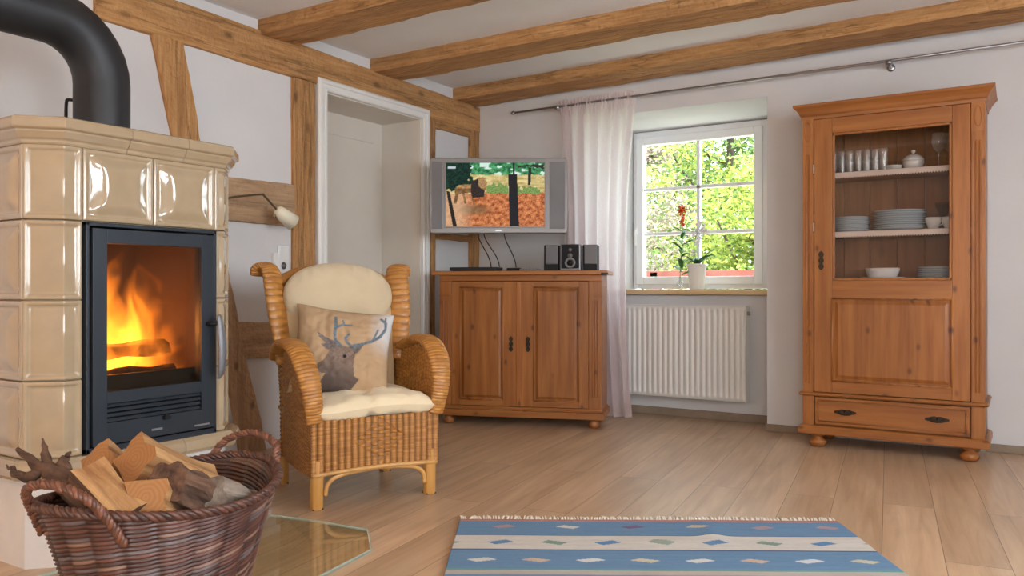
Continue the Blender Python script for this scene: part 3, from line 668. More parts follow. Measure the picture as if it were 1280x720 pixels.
# stove pipe
m = MB(); R_ = .21; px_, py_, zc = -2.905, 1.735, 1.865 - .0
path = [(px_, py_, 1.43), (px_, py_, 1.50), (px_, py_, zc - R_)]
for k in range(1, 9): a = PI / 2 * k / 8; path.append((px_, py_ - R_ + R_ * math.cos(a), zc - R_ + R_ * math.sin(a)))
path += [(px_, 1.2, zc + .0), (px_, .6, zc), (px_, BY + .3, zc)]
pipe = thing('stove_pipe', 'black metal stove pipe bending off the top of the tiled stove', 'pipe', (px_, py_, 1.43))
def rl(mb, o):
    for v in mb.v: v -= Vector(o)
    return mb
m.tube(path, .097, 32); rl(m, pipe.location).build('pipe_tube', 'pipe_steel', pipe, recenter=False)
m = MB(); m.tube([(px_, py_, 1.43), (px_, py_, 1.47)], .101, 32); rl(m, pipe.location).build('collar', 'pipe_steel', pipe, recenter=False)
m = MB(); m.tube(smooth_path([(px_ - .076, py_ - .048, 1.598), (px_ - .104, py_ - .066, 1.604), (px_ - .112, py_ - .071, 1.594), (px_ - .114, py_ - .072, 1.530)], 5), .006, 8); rl(m, pipe.location).build('damper_handle', 'black_plastic', pipe, recenter=False)

# hearth glass plate
hp = [(-2.585, .95), (-2.3, .72), (-1.86, .72), (-1.715, .90), (-1.869, 2.072), (-2.039, 2.240), (-2.30, 2.218), (-2.56, 2.17)]
hearth = thing('hearth_plate', 'clear glass floor plate with clipped corners under the log basket', 'floor plate', (-2.1, 1.4, 0))
m = MB(); m.prism(hp, .001, .0085); rl(m, hearth.location).build('plate_glass', 'floor_plate_glass', hearth)
m = MB(); q = inset(hp[::1], 0); hi = inset(hp, -.006); n = len(hp)
if abs(hi[0][0] + 2.1) > abs(hp[0][0] + 2.1): hi = inset(hp, .006)
vs = [(x, y, .001) for x, y in hp] + [(x, y, .0098) for x, y in hp] + [(x, y, .0098) for x, y in hi] + [(x, y, .001) for x, y in hi]
m.add(vs, [(i, (i + 1) % n, n + (i + 1) % n, n + i) for i in range(n)] + [(n + i, n + (i + 1) % n, 2 * n + (i + 1) % n, 2 * n + i) for i in range(n)] + [(2 * n + i, 2 * n + (i + 1) % n, 3 * n + (i + 1) % n, 3 * n + i) for i in range(n)])
rl(m, hearth.location).build('polished_edge', 'plate_edge', hearth)

# ------------------------------------------------------------ willow basket
bc = Vector((-1.736, 1.199, .010)); bdir = math.atan2(.948, -.183)
basket = thing('willow_basket', 'dark brown woven willow basket filled with firewood', 'basket', bc, bdir)
BH = .405
def boval(u, v):
    a = .300 - .125 * (1 - v) ** .85; b = .230 - .098 * (1 - v) ** .85; th = 2 * PI * u; z = .004 + BH * v
    z += .018 * v * math.cos(2 * th)
    return Vector((a * math.cos(th), b * math.sin(th), z))
NS, NR = 44, 42
def bphase(u, v):
    q = u * NS / 2 + (.5 if int(v * NR / 1) % 2 else 0) * 0; f_ = q % 1; return v * NR + 1.15 * (1 - f_), f_, int(q)
def boff(u, v):
    r, f_, k = bphase(u, v); pr = abs(math.sin(PI * r)) ** .6; return -.001 + .0068 * pr * math.sin(PI * (.08 + .84 * f_)) ** .7
random.seed(5); bcols = [[random.random() for _ in range(NS + 1)] for _ in range(NR + 1)]
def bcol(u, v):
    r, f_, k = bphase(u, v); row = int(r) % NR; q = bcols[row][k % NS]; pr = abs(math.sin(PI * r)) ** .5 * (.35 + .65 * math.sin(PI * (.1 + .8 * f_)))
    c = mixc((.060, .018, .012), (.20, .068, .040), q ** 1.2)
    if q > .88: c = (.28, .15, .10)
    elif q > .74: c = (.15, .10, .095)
    return tuple(x * (.15 + .85 * pr) for x in c)  # grooves between strands darkened in the colour to read as shade
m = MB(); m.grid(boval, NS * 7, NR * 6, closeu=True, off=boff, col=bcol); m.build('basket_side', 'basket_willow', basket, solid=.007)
m = MB(); m.lathe([(0, .0), (1, .0), (1, .012), (0, .012)], 40, (0, 0, 0), sx=.172, sy=.130); m.c = [(.10, .04, .025)] * len(m.v); m.hascol = True; m.build('basket_bottom', 'basket_willow', basket)
def rope(path, R0, r, twists, strands=3, seg=7, cl=(.10, .038, .024), closed=False):
    m = MB(); n = len(path); P_ = [Vector(p) for p in path]; a = None; fr = []
    for i in range(n):
        t = ((P_[(i + 1) % n] - P_[i - 1]) if closed else (P_[min(i + 1, n - 1)] - P_[max(0, i - 1)])).normalized()
        a = t.cross(Vector((.3, .2, 1))).normalized() if a is None else (a - t * a.dot(t)).normalized(); fr.append((a.copy(), t.cross(a)))
    for s in range(strands):
        pts = []
        for i in range(n):
            ph = 2 * PI * (s / strands + twists * i / (n - 1)); A_, B_ = fr[i]; pts.append(P_[i] + A_ * math.cos(ph) * R0 + B_ * math.sin(ph) * R0)
        k = .7 + .6 * (s % 3) / 2; m.tube(pts, r, seg, cols=lambda i, kk, k=k: tuple(c * (k + .35 * nz(i * .3, s * 5)) for c in cl))
    return m
rim = [boval(k / 220, 1) + Vector((0, 0, .004)) for k in range(221)]
rope(rim, .0062, .0062, 34, 3, cl=(.085, .032, .02)).build('basket_rim', 'basket_willow', basket)
for z_ in (.10,):
    rope([boval(k / 160, z_) * 1.0 + (boval(k / 160, z_) * Vector((1, 1, 0)) if False else Vector((boval(k / 160, z_).x, boval(k / 160, z_).y, 0)) * .02) for k in range(161)], .004, .004, 36, 2).build('weave_band', 'basket_willow', basket)
for sgn in (-1, 1):
    hpts = smooth_path([(sgn * .236, -.118, BH - .05), (sgn * .272, -.108, BH + .016), (sgn * .304, -.078, BH + .064), (sgn * .316, 0, BH + .084), (sgn * .304, .078, BH + .064), (sgn * .272, .108, BH + .016), (sgn * .236, .118, BH - .05)], 9)
    rope(hpts, .0062, .0058, 13, 3, cl=(.15, .055, .03)).build('basket_handle', 'basket_willow', basket)

fw = 'firewood in the willow basket'
SM = ('split_wood', 'bark', 'end_grain')
quad = [(-.05, -.045), (.05, -.05), (.055, .035), (-.045, .045)]
log('firewood', 'big square split log with orange end, topmost in the basket', 'log', (-1.765, 1.134, 0.497), (-1.811, 1.377, 0.368), [(-.045, -.045), (.047, -.045), (.047, .045), (-.043, .047)], SM, fw, roll=0.62, cap=2, seed=1)
log('firewood', 'split log with orange end rising behind, leftmost at the back of basket', 'log', (-1.913, 1.135, 0.48), (-1.967, 1.314, 0.339), [(-.038, -.04), (.045, -.035), (.030, .045), (-.035, .035)], SM, fw, roll=0.55, cap=2, seed=2)
log('firewood', 'pale striped split log with dark bark end leaning at the front left', 'log', (-1.749, 1.002, 0.483), (-1.61, 1.019, 0.397), [(-.042, -.035), (.035, -.045), (.042, .028), (-.030, .040)], SM, fw, roll=0.35, cap=1, seed=3, side_mats=[1, 0, 0, 1])
log('firewood', 'short orange split log end at the centre of basket front', 'log', (-1.595, 1.052, 0.448), (-1.763, 1.23, 0.346), [(-.042, -.036), (.045, -.038), (.042, .036), (-.042, .034)], SM, fw, roll=-0.1, cap=2, seed=4)
log('firewood', 'round log with rough brown bark lying at the centre of the pile', 'log', (-1.616, 1.109, 0.461), (-1.66, 1.271, 0.379), circ(.054, 14), ('bark', 'split_wood', 'end_grain'), fw, roll=0.2, cap=0, seed=5, rough=.006)
log('firewood', 'grey barked round log at the right end of the pile', 'log', (-1.598, 1.215, 0.419), (-1.671, 1.406, 0.339), circ(.046, 14, .8), ('grey_bark', 'split_wood', 'end_grain'), fw, roll=0.2, cap=0, seed=6, rough=.006)
log('firewood', 'dark brown log low in the basket beneath the big square split log', 'log', (-1.80, 1.08, .30), (-1.70, 1.33, .26), quad, SM, fw, roll=.4, cap=2, seed=20)
# gnarled root
root = thing('gnarled_root', 'gnarled dark brown root sticking out over the left basket rim', 'root', (-1.845, 1.05, .40))
m = MB()
def gn(pts, r0, r1, seed):
    P_ = smooth_path(pts, 7); n = len(P_); P_ = [p + Vector((nz(i * .35, seed), nz(i * .35, seed + 9), nz(i * .35, seed + 20))) * .010 for i, p in enumerate(P_)]
    m.tube(P_, [r0 + (r1 - r0) * i / (n - 1) + .22 * (r0 + (r1 - r0) * i / (n - 1)) * nz(i * .6, seed + 4) for i in range(n)], 9, flat=(1, .75))
gn([(-1.78, 1.10, .33), (-1.84, 1.06, .41), (-1.91, 1.035, .455), (-1.965, 1.02, .475), (-2.05, 1.01, .512)], .046, .005, 1)
gn([(-1.90, 1.05, .44), (-1.925, 1.055, .485), (-1.915, 1.065, .510)], .022, .003, 2)
gn([(-1.93, 1.03, .455), (-1.995, 1.05, .495), (-2.03, 1.06, .530)], .020, .002, 3)
gn([(-1.95, 1.01, .455), (-2.01, .99, .460), (-2.045, .985, .478)], .016, .002, 5)
rl(m, root.location).build('root_wood', 'bark', root)

# ------------------------------------------------------------ wicker wing chair (local: X right, Y back, front edge at Y=0)
chair = thing('wicker_armchair', 'honey coloured wicker wing armchair with cream pads beside the stove', 'armchair', (-2.28, 2.563, 0), math.radians(63.2))
WA, WB = (.30, .105, .020), (.66, .295, .062)
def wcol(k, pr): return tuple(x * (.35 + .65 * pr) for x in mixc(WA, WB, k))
random.seed(11); rv = [random.random() for _ in range(4000)]
def woven(P, nst, nrow, amp=.004, su=6, sv=5, closeu=False, m=None, rib=False, diamond=None):
    m = m or MB()
    def off(u, v):
        r = v * nrow; pr = abs(math.sin(PI * r)) ** .6; row = int(r)
        if rib:
            if diamond and diamond(u, v): return amp * (1.5 if (int(u * nst) + int(v * 14)) % 2 else .2) * abs(math.sin(PI * u * nst)) ** .5 * abs(math.sin(PI * v * 14)) ** .4
            return amp * abs(math.sin(PI * u * nst)) ** .6 + .0012 * pr
        return amp * pr * math.cos(PI * (u * nst + row)) 
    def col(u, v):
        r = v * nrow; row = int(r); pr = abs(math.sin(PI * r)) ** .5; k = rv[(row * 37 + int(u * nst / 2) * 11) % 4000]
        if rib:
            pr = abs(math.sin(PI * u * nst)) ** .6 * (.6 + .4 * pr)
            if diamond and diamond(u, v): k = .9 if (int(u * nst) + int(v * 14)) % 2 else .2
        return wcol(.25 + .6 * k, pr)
    m.grid(P, int(nst * su), int(nrow * sv), closeu=closeu, off=off, col=col); return m
AB, AT = .135, .365   # apron bottom, top
def frontpanel(u, v): x = -.285 + .57 * u; return Vector((x, .0 + .012 * (2 * u - 1) ** 2, AB + (AT - AB) * v + .012 * (1 - (2 * u - 1) ** 2) * (1 - v)))
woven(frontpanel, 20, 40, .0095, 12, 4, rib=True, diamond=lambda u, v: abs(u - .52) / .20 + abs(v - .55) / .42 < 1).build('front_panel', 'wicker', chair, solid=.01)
# arms: outer sides, inner sides and a thick wrapped roll
def armtop(y):      # height of the arm line over depth
    ks = [(-.01, .385), (.0, .46), (.03, .54), (.08, .605), (.15, .645), (.25, .658), (.36, .640), (.46, .60), (.56, .60)]
    for (a, za), (b, zb) in zip(ks, ks[1:]):
        if y <= b: t = (y - a) / (b - a); t = t * t * (3 - 2 * t) * .4 + t * .6; return za + (zb - za) * t
    return ks[-1][1]
for sgn in (-1, 1):
    def side(u, v, sgn=sgn):
        uu = u if sgn > 0 else 1 - u
        y = .005 + .565 * uu; zt = armtop(y) - .02; z = AB + (zt - AB) * v
        x = .283 + .014 * math.sin(PI * uu) + .02 * max(0, (z - .36) / .3) - .03 * uu
        return Vector((sgn * x, y, z))
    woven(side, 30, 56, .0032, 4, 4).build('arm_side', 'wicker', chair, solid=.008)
    path = smooth_path([(sgn * .270, -.002, .355), (sgn * .280, -.016, .44), (sgn * .292, -.004, .53), (sgn * .302, .055, .612), (sgn * .308, .15, .660), (sgn * .308, .28, .662), (sgn * .298, .40, .628), (sgn * .285, .49, .585)], 56)
    n = len(path)
    random.seed(3)
    m = MB(); Lr = 46
    def rr(i): t = i / (n - 1); base = .028 + .014 * min(1, t * 2.6) - .006 * max(0, t - .75) * 4; return base * (1 + .11 * abs(math.sin(PI * t * Lr)) ** .7)
    m.tube(path, [rr(i) for i in range(n)], 22, flat=(1.08, .50), ref=(1, 0, 0), cols=lambda i, k: wcol(.35 + .6 * rv[(int(i / (n - 1) * Lr) * 13 + k // 3 * 7) % 4000], .45 + .55 * abs(math.sin(PI * i / (n - 1) * Lr)) ** .6 * (.7 + .3 * abs(math.sin(PI * k / 3)))))
    m.build('arm_roll', 'wicker', chair)
    # wing
    path = smooth_path([(sgn * .272, .43, .56), (sgn * .278, .44, .66), (sgn * .292, .46, .76), (sgn * .300, .485, .86), (sgn * .304, .51, .94), (sgn * .312, .535, .985), (sgn * .332, .555, .998), (sgn * .354, .57, .984), (sgn * .358, .575, .955)], 34); n = len(path); Lw = 24
    m = MB()
    def rw(i): t = i / (n - 1); return (.042 + .007 * math.sin(PI * min(1, t * 1.3))) * (1 + .09 * abs(math.sin(PI * t * Lw)) ** .7) * (1 if t < .85 else 1 - (t - .85) * 1.5)
    m.tube(path, [rw(i) for i in range(n)], 22, flat=(1.05, .48), ref=(1 * sgn, -.55, 0), cols=lambda i, k: wcol(.3 + .6 * rv[(int(i / (n - 1) * Lw * 3) * 17 + k // 3 * 5) % 4000], .45 + .55 * abs(math.sin(PI * i / (n - 1) * Lw)) ** .6))
    m.build('wing_roll', 'wicker', chair)
    def wing(u, v, sgn=sgn):
        uu = u if sgn > 0 else 1 - u; z = .50 + .46 * v; return Vector((sgn * (.285 + .02 * v - .035 * uu), .45 + .05 * v + .10 * uu, z))
    woven(wing, 8, 44, .003, 5, 4).build('wing_side', 'wicker', chair, solid=.008)
    # legs
    for y in (.03, .54):
        m = MB(); m.tube([(sgn * .252, y, .0), (sgn * .252, y, .10), (sgn * .250, y, .20)], [.030, .031, .033], 8, flat=(1, .95), ref=(1, 1, 0)); 
        m.c = [(.60, .30, .075)] * len(m.v); m.hascol = True; lg = m.build('leg', 'wicker', chair, bevel=.004)
        m = MB(); m.box(sgn * .252 - .022, sgn * .252 + .022, y - .022, y + .022, -.001, .007); m.build('leg_cap', 'dark_foot', lg)
    m = MB(); m.tube(smooth_path([(sgn * .222, .012, .055), (sgn * .212, .010, .10), (sgn * .175, .008, .128), (sgn * .10, .005, .142), (sgn * .0, .005, .148)], 6), .010, 8); m.build('arch_brace', 'cane_wood', chair)
m = MB(); m.tube(smooth_path([(-.276, .004, AB + .006), (-.15, -.004, AB + .014), (0, -.006, AB + .018), (.15, -.004, AB + .014), (.276, .004, AB + .006)], 6), .009, 8); m.build('lower_rail', 'cane_wood', chair)
def back(u, v):
    th = (u - .5) * 2; zt = .99 - .07 * abs(th) ** 3; z = AB + (zt - AB) * v; y = .575 - .03 * th * th * 0 - .05 * (1 - v) - .06 * abs(th) ** 2.5
    return Vector((-th * .275, y + .02, z))
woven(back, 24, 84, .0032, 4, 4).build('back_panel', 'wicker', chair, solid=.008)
m = MB(); pts = [back(k / 60, 1) for k in range(61)]; m.tube(pts, [.022 * (1 + .08 * abs(math.sin(k))) for k in range(61)], 10, cols=lambda i, k: wcol(.5 + .4 * nz(i * .5, k), .8)); m.build('top_rail', 'wicker', chair)
m = MB(); m.box(-.27, .27, .01, .55, .345, .36); m.c = [(.4, .2, .05)] * 8; m.hascol = True; m.build('seat_deck', 'wicker', chair)

def puff(w, h, t, corner=.06, n=40, wr=.006, seed=0, tuft=None, p=2.6, colf=None, m=None):
    """cushion centred on origin in the XZ plane, thickness in Y (front = -Y)"""
    m = m or MB()
    for side in (-1, 1):
        def P(u, v, side=side):
            a, b = 2 * u - 1, 2 * v - 1
            k = (max(0, 1 - abs(a) ** p) * max(0, 1 - abs(b) ** p)) ** .42
            x = a * w / 2 * (1 - corner * (1 - b * b)); z = b * h / 2 * (1 - corner * (1 - a * a))
            y = t / 2 * k + wr * k * nz(a * 3 + seed, b * 3, seed) + wr * .5 * k * nz(a * 8 + seed, b * 8, seed)
            if tuft:
                for (tx, ty, td, tr) in tuft:
                    dd = math.hypot((a - tx) * w / 2, (b - ty) * h / 2); y -= td * math.exp(-(dd / tr) ** 2)
            return Vector((x, side * max(y, 0), z))
        def PP(u, v): return P(1 - u, v) if side > 0 else P(u, v)
        cf = None
        if colf: cf = (lambda u, v, s=side: colf(u, v) if s < 0 else colf(None, None))
        m.grid(PP, n, n, col=cf)
    return m
# seat pad: lies flat -> rotate so its front faces up
seat = thing('seat_cushion', 'cream tufted seat pad lying on the wicker armchair', 'cushion', (-2.28, 2.563, 0), math.radians(63.2))
m = puff(.515, .50, .112, .02, 60, .012, 3, tuft=[(-.12, -.92, .016, .018), (-.12, -.70, .020, .025), (-.14, -.45, .022, .05), (.36, -.62, .030, .030), (-.12, .3, .02, .05), (.36, .3, .02, .05), (.40, -.95, .010, .02)], p=5.5)
for v in m.v:
    x, y, z = v; v.x, v.y, v.z = x, z + .225, -y * 1.0 + .400 + .008 * math.sin(x * 11 + 1)
m.build('seat_pad', 'cream_fabric', seat)
for (tx, ty) in ((.35, -.62),):
    m = MB(); m.lathe([(0, -.004), (.010, -.002), (.011, .004), (0, .008)], 12, (tx * .25, ty * .25 + .225, .436)); m.build('button', 'cream_fabric', seat)
bk = thing('back_cushion', 'cream padded back cushion with rounded head roll in the wicker armchair', 'cushion', (-2.28, 2.563, 0), math.radians(63.2))
def lobe(cx, cy, cz, w, h, t, lean, seed, mat, nm, p=2.6, tuft=None, corner=.02):
    m = puff(w, h, t, corner, 40, .010, seed, tuft=tuft, p=p); R_ = Matrix.Translation((cx, cy, cz)) @ Matrix.Rotation(lean, 4, 'X')
    m.v = [R_ @ v for v in m.v]; return m.build(nm, mat, bk)
m = MB()
def headroll():
    m = MB(); n = 48
    for side in (-1, 1):
        def P(u, v, side=side):
            a, b = 2 * u - 1, 2 * v - 1
            # half-disc-like outline: round on top, straighter underneath
            r = math.sqrt(max(0, 1 - abs(a) ** 2.3)); top = .155 * r; bot = -.145 * (1 - abs(a) ** 4) ** .5
            z = bot + (top - bot) * (b + 1) / 2; x = a * .262
            k = (max(0, 1 - abs(a) ** 2.6) * max(0, 1 - abs(b) ** 2.4)) ** .42; y = .075 * k + .006 * k * nz(a * 3, b * 3) + (.006 * k ** .5 * math.sin(a * 34) * max(0, b - .5) * 2)
            return Vector((x, side * y, z))
        m.grid((lambda u, v: P(1 - u, v)) if side > 0 else P, 90, 40)
    return m
m = headroll(); R_ = Matrix.Translation((-.005, .475, .865)) @ Matrix.Rotation(-.16, 4, 'X'); m.v = [R_ @ v for v in m.v]; m.build('head_roll', 'shaded_cream_fabric', bk)
lobe(-.0, .455, .60, .52, .42, .15, -.12, 8, 'tan_fabric', 'back_pad', p=4)
# printed stag cushion
def zc2uv(x, y):
    yt = 95 + (x - 75) * .083; yb = 655 - (x - 200) * .1
    xl = 75 + .225 * (y - 95); xr = 615 + .185 * (y - 140); return ((x - xl) / (xr - xl), 1 - (y - yt) / (yb - yt))
def T(pts): return [zc2uv(*p) for p in pts]
head = T([(322, 402), (360, 378), (400, 372), (450, 368), (465, 420), (470, 470), (495, 540), (525, 548), (500, 610), (470, 640), (420, 655), (350, 655), (336, 600), (345, 548), (318, 545), (290, 540), (275, 522), (278, 495), (308, 470), (318, 430)])
earL = T([(222, 296), (262, 320), (310, 340), (372, 375), (330, 408), (300, 402), (262, 372), (290, 365), (240, 330)]); earR = T([(432, 375), (455, 352), (500, 345), (482, 392), (460, 410)])
lines = [(T([(372, 376), (335, 345), (318, 300), (308, 245), (296, 192)]), .013), (T([(314, 262), (345, 240), (395, 238)]), .009), (T([(356, 240), (340, 212)]), .007),
         (T([(430, 365), (480, 352), (535, 328), (575, 290), (592, 245), (582, 205), (548, 180)]), .013), (T([(540, 325), (550, 255)]), .008), (T([(582, 215), (570, 170)]), .007), (T([(432, 365), (398, 350), (382, 325), (395, 298)]), .010)]
nose = T([(283, 520)])[0]; eye = T([(412, 432)])[0]
bbox = (.1, .95)
def deer(u, v):
    if u is None: return (.52, .36, .21)
    base = (.50, .335, .195); base = tuple(c * (1 + .05 * nz(u * 5, v * 5)) for c in base)
    # cool pale patch at the upper right
    pale = max(0, min(1, (u - .72) * 4)) * max(0, min(1, (v - .42) * 4)); base = mixc(base, (.74, .77, .80), pale * .8)
    nn = nz(u * 40, v * 40) * .5 + nz(u * 90, v * 90) * .4
    for L_, th in lines:
        dd = segdist(u, v, L_)
        if dd < th: return mixc((.10, .12, .14), (.20, .28, .34), max(0, min(1, .5 + nn)))
        if dd < th + .006: base = mixc((.15, .17, .19), base, (dd - th) / .006)
    if inpoly(u, v, earL) or inpoly(u, v, earR): return mixc((.10, .085, .085), (.30, .25, .23), max(0, min(1, .5 + nn)))
    if inpoly(u, v, head):
        c = mixc((.17, .115, .09), (.33, .24, .19), max(0, min(1, .55 + nn)))
        if math.hypot(u - eye[0], (v - eye[1]) * 1) < .020: c = (.03, .02, .02)
        if math.hypot(u - nose[0], v - nose[1]) < .030: c = (.05, .04, .04)
        c = mixc(c, (.07, .055, .05), max(0, min(.7, (.32 - v) * 3 + nn * .5)))
        return c
    return base
cush = thing('stag_cushion', 'square beige cushion printed with an antlered stag head', 'cushion', (-2.28, 2.563, 0), math.radians(63.2))
m = puff(.44, .41, .18, .085, 130, .018, 5, colf=deer, p=2.8)
R_ = Matrix.Translation((-.058, .275, .612)) @ Matrix.Rotation(-.36, 4, 'X') @ Matrix.Rotation(-.18, 4, 'Z') @ Matrix.Rotation(.21, 4, 'Y'); m.v = [R_ @ v for v in m.v]
m.build('cushion_cover', 'printed_cushion', cush)

# ------------------------------------------------------------ pine commode across the corner
CA = math.radians(20)
com = thing('pine_commode', 'low two-door pine commode in the corner under the television', 'commode', (-2.29, 4.64, 0), CA)
D = .35  # depth, local +Y to the back; local X runs from -1.0 (left) to 0
def Bx(nm, mat, boxes, parent, bevel=.003):
    m = MB()
    for b in boxes: m.box(*b)
    return m.build(nm, mat, parent, bevel=bevel)
Bx('top_board', 'dark_worktop_pine', [(-1.085, .078, -.035, D + .01, .985, 1.012)], com, .005)
Bx('body', 'pine_z', [(-1.04, -1.015, .02, D, .11, .985), (.013, .038, .02, D, .11, .985), (-1.03, .03, D - .015, D, .11, .985), (-1.03, .03, .02, D, .11, .13), (-1.03, .03, .03, D, .955, .985)], com)
Bx('front_rail', 'pine_x', [(-1.04, .038, .0, .022, .945, .985)], com); Bx('front_rail', 'pine_x', [(-1.04, .038, .0, .022, .10, .125)], com)
for a in (-1.04, -.045):
    m = MB(); m.box(a, a + .083, 0, .022, .125, .945); 
    for k in range(3): m.tube([(a + .025 + k * .0165, -.001, .20), (a + .025 + k * .0165, -.001, .82)], .0045, 6)
    m.box(a - .002, a + .085, -.006, 0, .845, .855)
    m.build('pilaster', 'pine_z', com, bevel=.002)
def panel_door(x0, x1, z0, z1, parent, nm='door', st=.085, yf=-.004, panel_rect=None, solid=True, glass=None, rails=None):
    """framed door with a raised field; local coordinates"""
    px0, px1, pz0, pz1 = panel_rect
    dr = Bx(nm, 'pine_z', [(x0, px0, yf, yf + .022, z0, z1), (px1, x1, yf, yf + .022, z0, z1)], parent)
    Bx('rail', 'pine_x', [(px0, px1, yf, yf + .022, z0, pz0)], dr); Bx('rail', 'pine_x', [(px0, px1, yf, yf + .022, pz1, z1)], dr)
    return dr
def raised(px0, px1, pz0, pz1, yf, parent, nm='panel'):
    m = MB(); d = .008
    m.box(px0 - .002, px1 + .002, yf + .012, yf + .02, pz0 - .002, pz1 + .002)
    i = .028
    o_ = [(px0 + .012, yf + .012, pz0 + .012), (px1 - .012, yf + .012, pz0 + .012), (px1 - .012, yf + .012, pz1 - .012), (px0 + .012, yf + .012, pz1 - .012)]
    q_ = [(px0 + i, yf + .002, pz0 + i), (px1 - i, yf + .002, pz0 + i), (px1 - i, yf + .002, pz1 - i), (px0 + i, yf + .002, pz1 - i)]
    m.add(o_ + q_, [(0, 1, 5, 4), (1, 2, 6, 5), (2, 3, 7, 6), (3, 0, 4, 7), (4, 5, 6, 7)])
    m.build(nm, 'pine_z', parent)
    m = MB()   # thin applied bead around the field
    r = .0055
    for a, b in (((px0, pz0), (px1, pz0)), ((px1, pz0), (px1, pz1)), ((px1, pz1), (px0, pz1)), ((px0, pz1), (px0, pz0))): m.tube([(a[0], yf + .001, a[1]), (b[0], yf + .001, b[1])], r, 8)
    m.build('panel_bead', 'pine_z', parent)
def escutcheon(cx, cz, yf, parent, nm='keyhole_plate', s=1.0):
    m = MB(); pts = []
    for k in range(25):
        t = k / 24; z = (t - .5) * .10 * s; wv = (.0065 + .0075 * abs(math.sin(PI * t * 3)) * (1 if .1 < t < .9 else .6)) * s * (.35 if t in (0, 1) else 1); pts.append((wv, z))
    outline = [(x, z) for x, z in pts] + [(-x, z) for x, z in reversed(pts)]
    n = len(outline); vs = [(cx + x, yf - .004, cz + z) for x, z in outline] + [(cx + x, yf, cz + z) for x, z in outline]
    m.add(vs, [tuple(range(n)), tuple(range(2 * n - 1, n - 1, -1))] + [(i, n + i, n + (i + 1) % n, (i + 1) % n) for i in range(n)])
    m.tube([(cx, yf - .003, cz), (cx, yf - .016, cz)], .004 * s, 8); m.box(cx - .0035, cx + .0035, yf - .020, yf - .014, cz - .013 * s, cz + .013 * s)
    return m.build(nm, 'brass_dark', parent)
for (x0, x1, pr, ex) in ((-.955, -.503, (-.900, -.607, .168, .905), -.553), (-.499, -.047, (-.403, -.108, .168, .905), -.440)):
    dr = panel_door(x0, x1, .128, .942, com, panel_rect=pr); raised(*pr, -.004, dr); escutcheon(ex, .535, -.004, dr)
Bx('door_strip', 'pine_z', [(-.518, -.490, -.010, -.003, .130, .940)], com, .003)
Bx('plinth', 'pine_x', [(-1.058, .056, -.022, D, .058, .102), (-1.048, .046, -.012, D, .102, .112)], com, .006)
for x in (-.985, -.015):
    for y in (.03, D - .05):
        m = MB(); m.lathe([(.018, 0), (.030, .004), (.038, .020), (.036, .034), (.022, .048), (.030, .052), (.030, .060)], 20, (x, y, 0)); m.build('foot', 'pine_z', com)
Bx('corner_clip', 'black_gap', [(.035, .080, -.037, .0, .984, .998)], com, .002)

# things standing on the commode
def on_com(x, y): c, s = math.cos(CA), math.sin(CA); return (-2.29 + x * c - y * s, 4.64 + x * s + y * c)
Hc = 1.0125
def speaker(x, label):
    X, Y = on_com(x, .18); s = thing('stereo_speaker', label, 'speaker', (X, Y, Hc), CA, 'speakers of the small stereo on the commode')
    Bx('speaker_cabinet', 'black_plastic', [(-.048, .048, -.055, .075, 0, .172)], s, .006); Bx('speaker_grille', 'silver_grille', [(-.036, .046, -.064, -.054, .045, .170)], s, .004); return s
speaker(-.310, 'left silver grilled stereo speaker with black foot beside the stereo unit'); speaker(-.052, 'right silver grilled stereo speaker at the edge of the commode')
X, Y = on_com(-.180, .17); st = thing('stereo_unit', 'small black and silver stereo unit with round dial between two speakers', 'stereo', (X, Y, Hc), CA)
Bx('stereo_case', 'silver_plastic', [(-.068, .068, -.06, .08, 0, .176)], st, .008); Bx('stereo_front', 'black_plastic', [(-.058, .058, -.066, -.058, .016, .172)], st, .004)
m = MB(); m.lathe([(.036, 0), (.036, .006), (.030, .010), (.024, .008), (.022, .002)], 28, M=Matrix.Translation((0, -.066, .052)) @ Matrix.Rotation(PI / 2, 4, 'X')); m.build('dial_ring', 'silver_plastic', st)
m = MB(); m.lathe([(.0, .0), (.020, 0), (.018, .008), (0, .010)], 20, M=Matrix.Translation((0, -.066, .052)) @ Matrix.Rotation(PI / 2, 4, 'X')); m.build('dial', 'black_plastic', st)
for z, r_ in ((.100, .016), (.138, .012)):
    m = MB(); m.lathe([(0, 0), (r_, 0), (r_ * .9, .005), (0, .006)], 18, M=Matrix.Translation((0, -.066, z)) @ Matrix.Rotation(PI / 2, 4, 'X')); m.build('knob', 'silver_grille', st)
X, Y = on_com(-.84, .20); b = thing('set_top_box', 'flat black set-top box at the left end of the commode top', 'set-top box', (X, Y, Hc), CA)
Bx('box_case', 'black_plastic', [(-.165, .165, -.09, .09, .004, .028)], b, .003); Bx('box_front', 'black_gap', [(-.16, .16, -.0925, -.088, .006, .026)], b, .001)
for x in (-.14, .14):
    for y in (-.07, .07): m = MB(); m.lathe([(.010, 0), (.010, .005)], 10, (x, y, 0)); m.build('rubber_foot', 'black_plastic', b)
X, Y = on_com(-.565, .15); b = thing('black_adapter', 'small black box with cable beside the set-top box', 'adapter', (X, Y, Hc), CA); Bx('adapter_case', 'black_plastic', [(-.045, .045, -.03, .03, 0, .022)], b, .004); Bx('adapter_socket', 'silver_plastic', [(-.075, -.052, -.012, .012, 0, .012)], b, .002)
X, Y = on_com(-.445, .12); b = thing('remote_control', 'slim silver remote control lying on the commode near the speakers', 'remote control', (X, Y, Hc), CA); Bx('remote_case', 'silver_plastic', [(-.075, .075, -.022, .022, 0, .014)], b, .005)
m = MB()
for k in range(5):
    for j in (-1, 0, 1): m.box(-.055 + k * .022, -.045 + k * .022, j * .011 - .003, j * .011 + .003, .013, .016)
m.build('buttons', 'black_plastic', b)

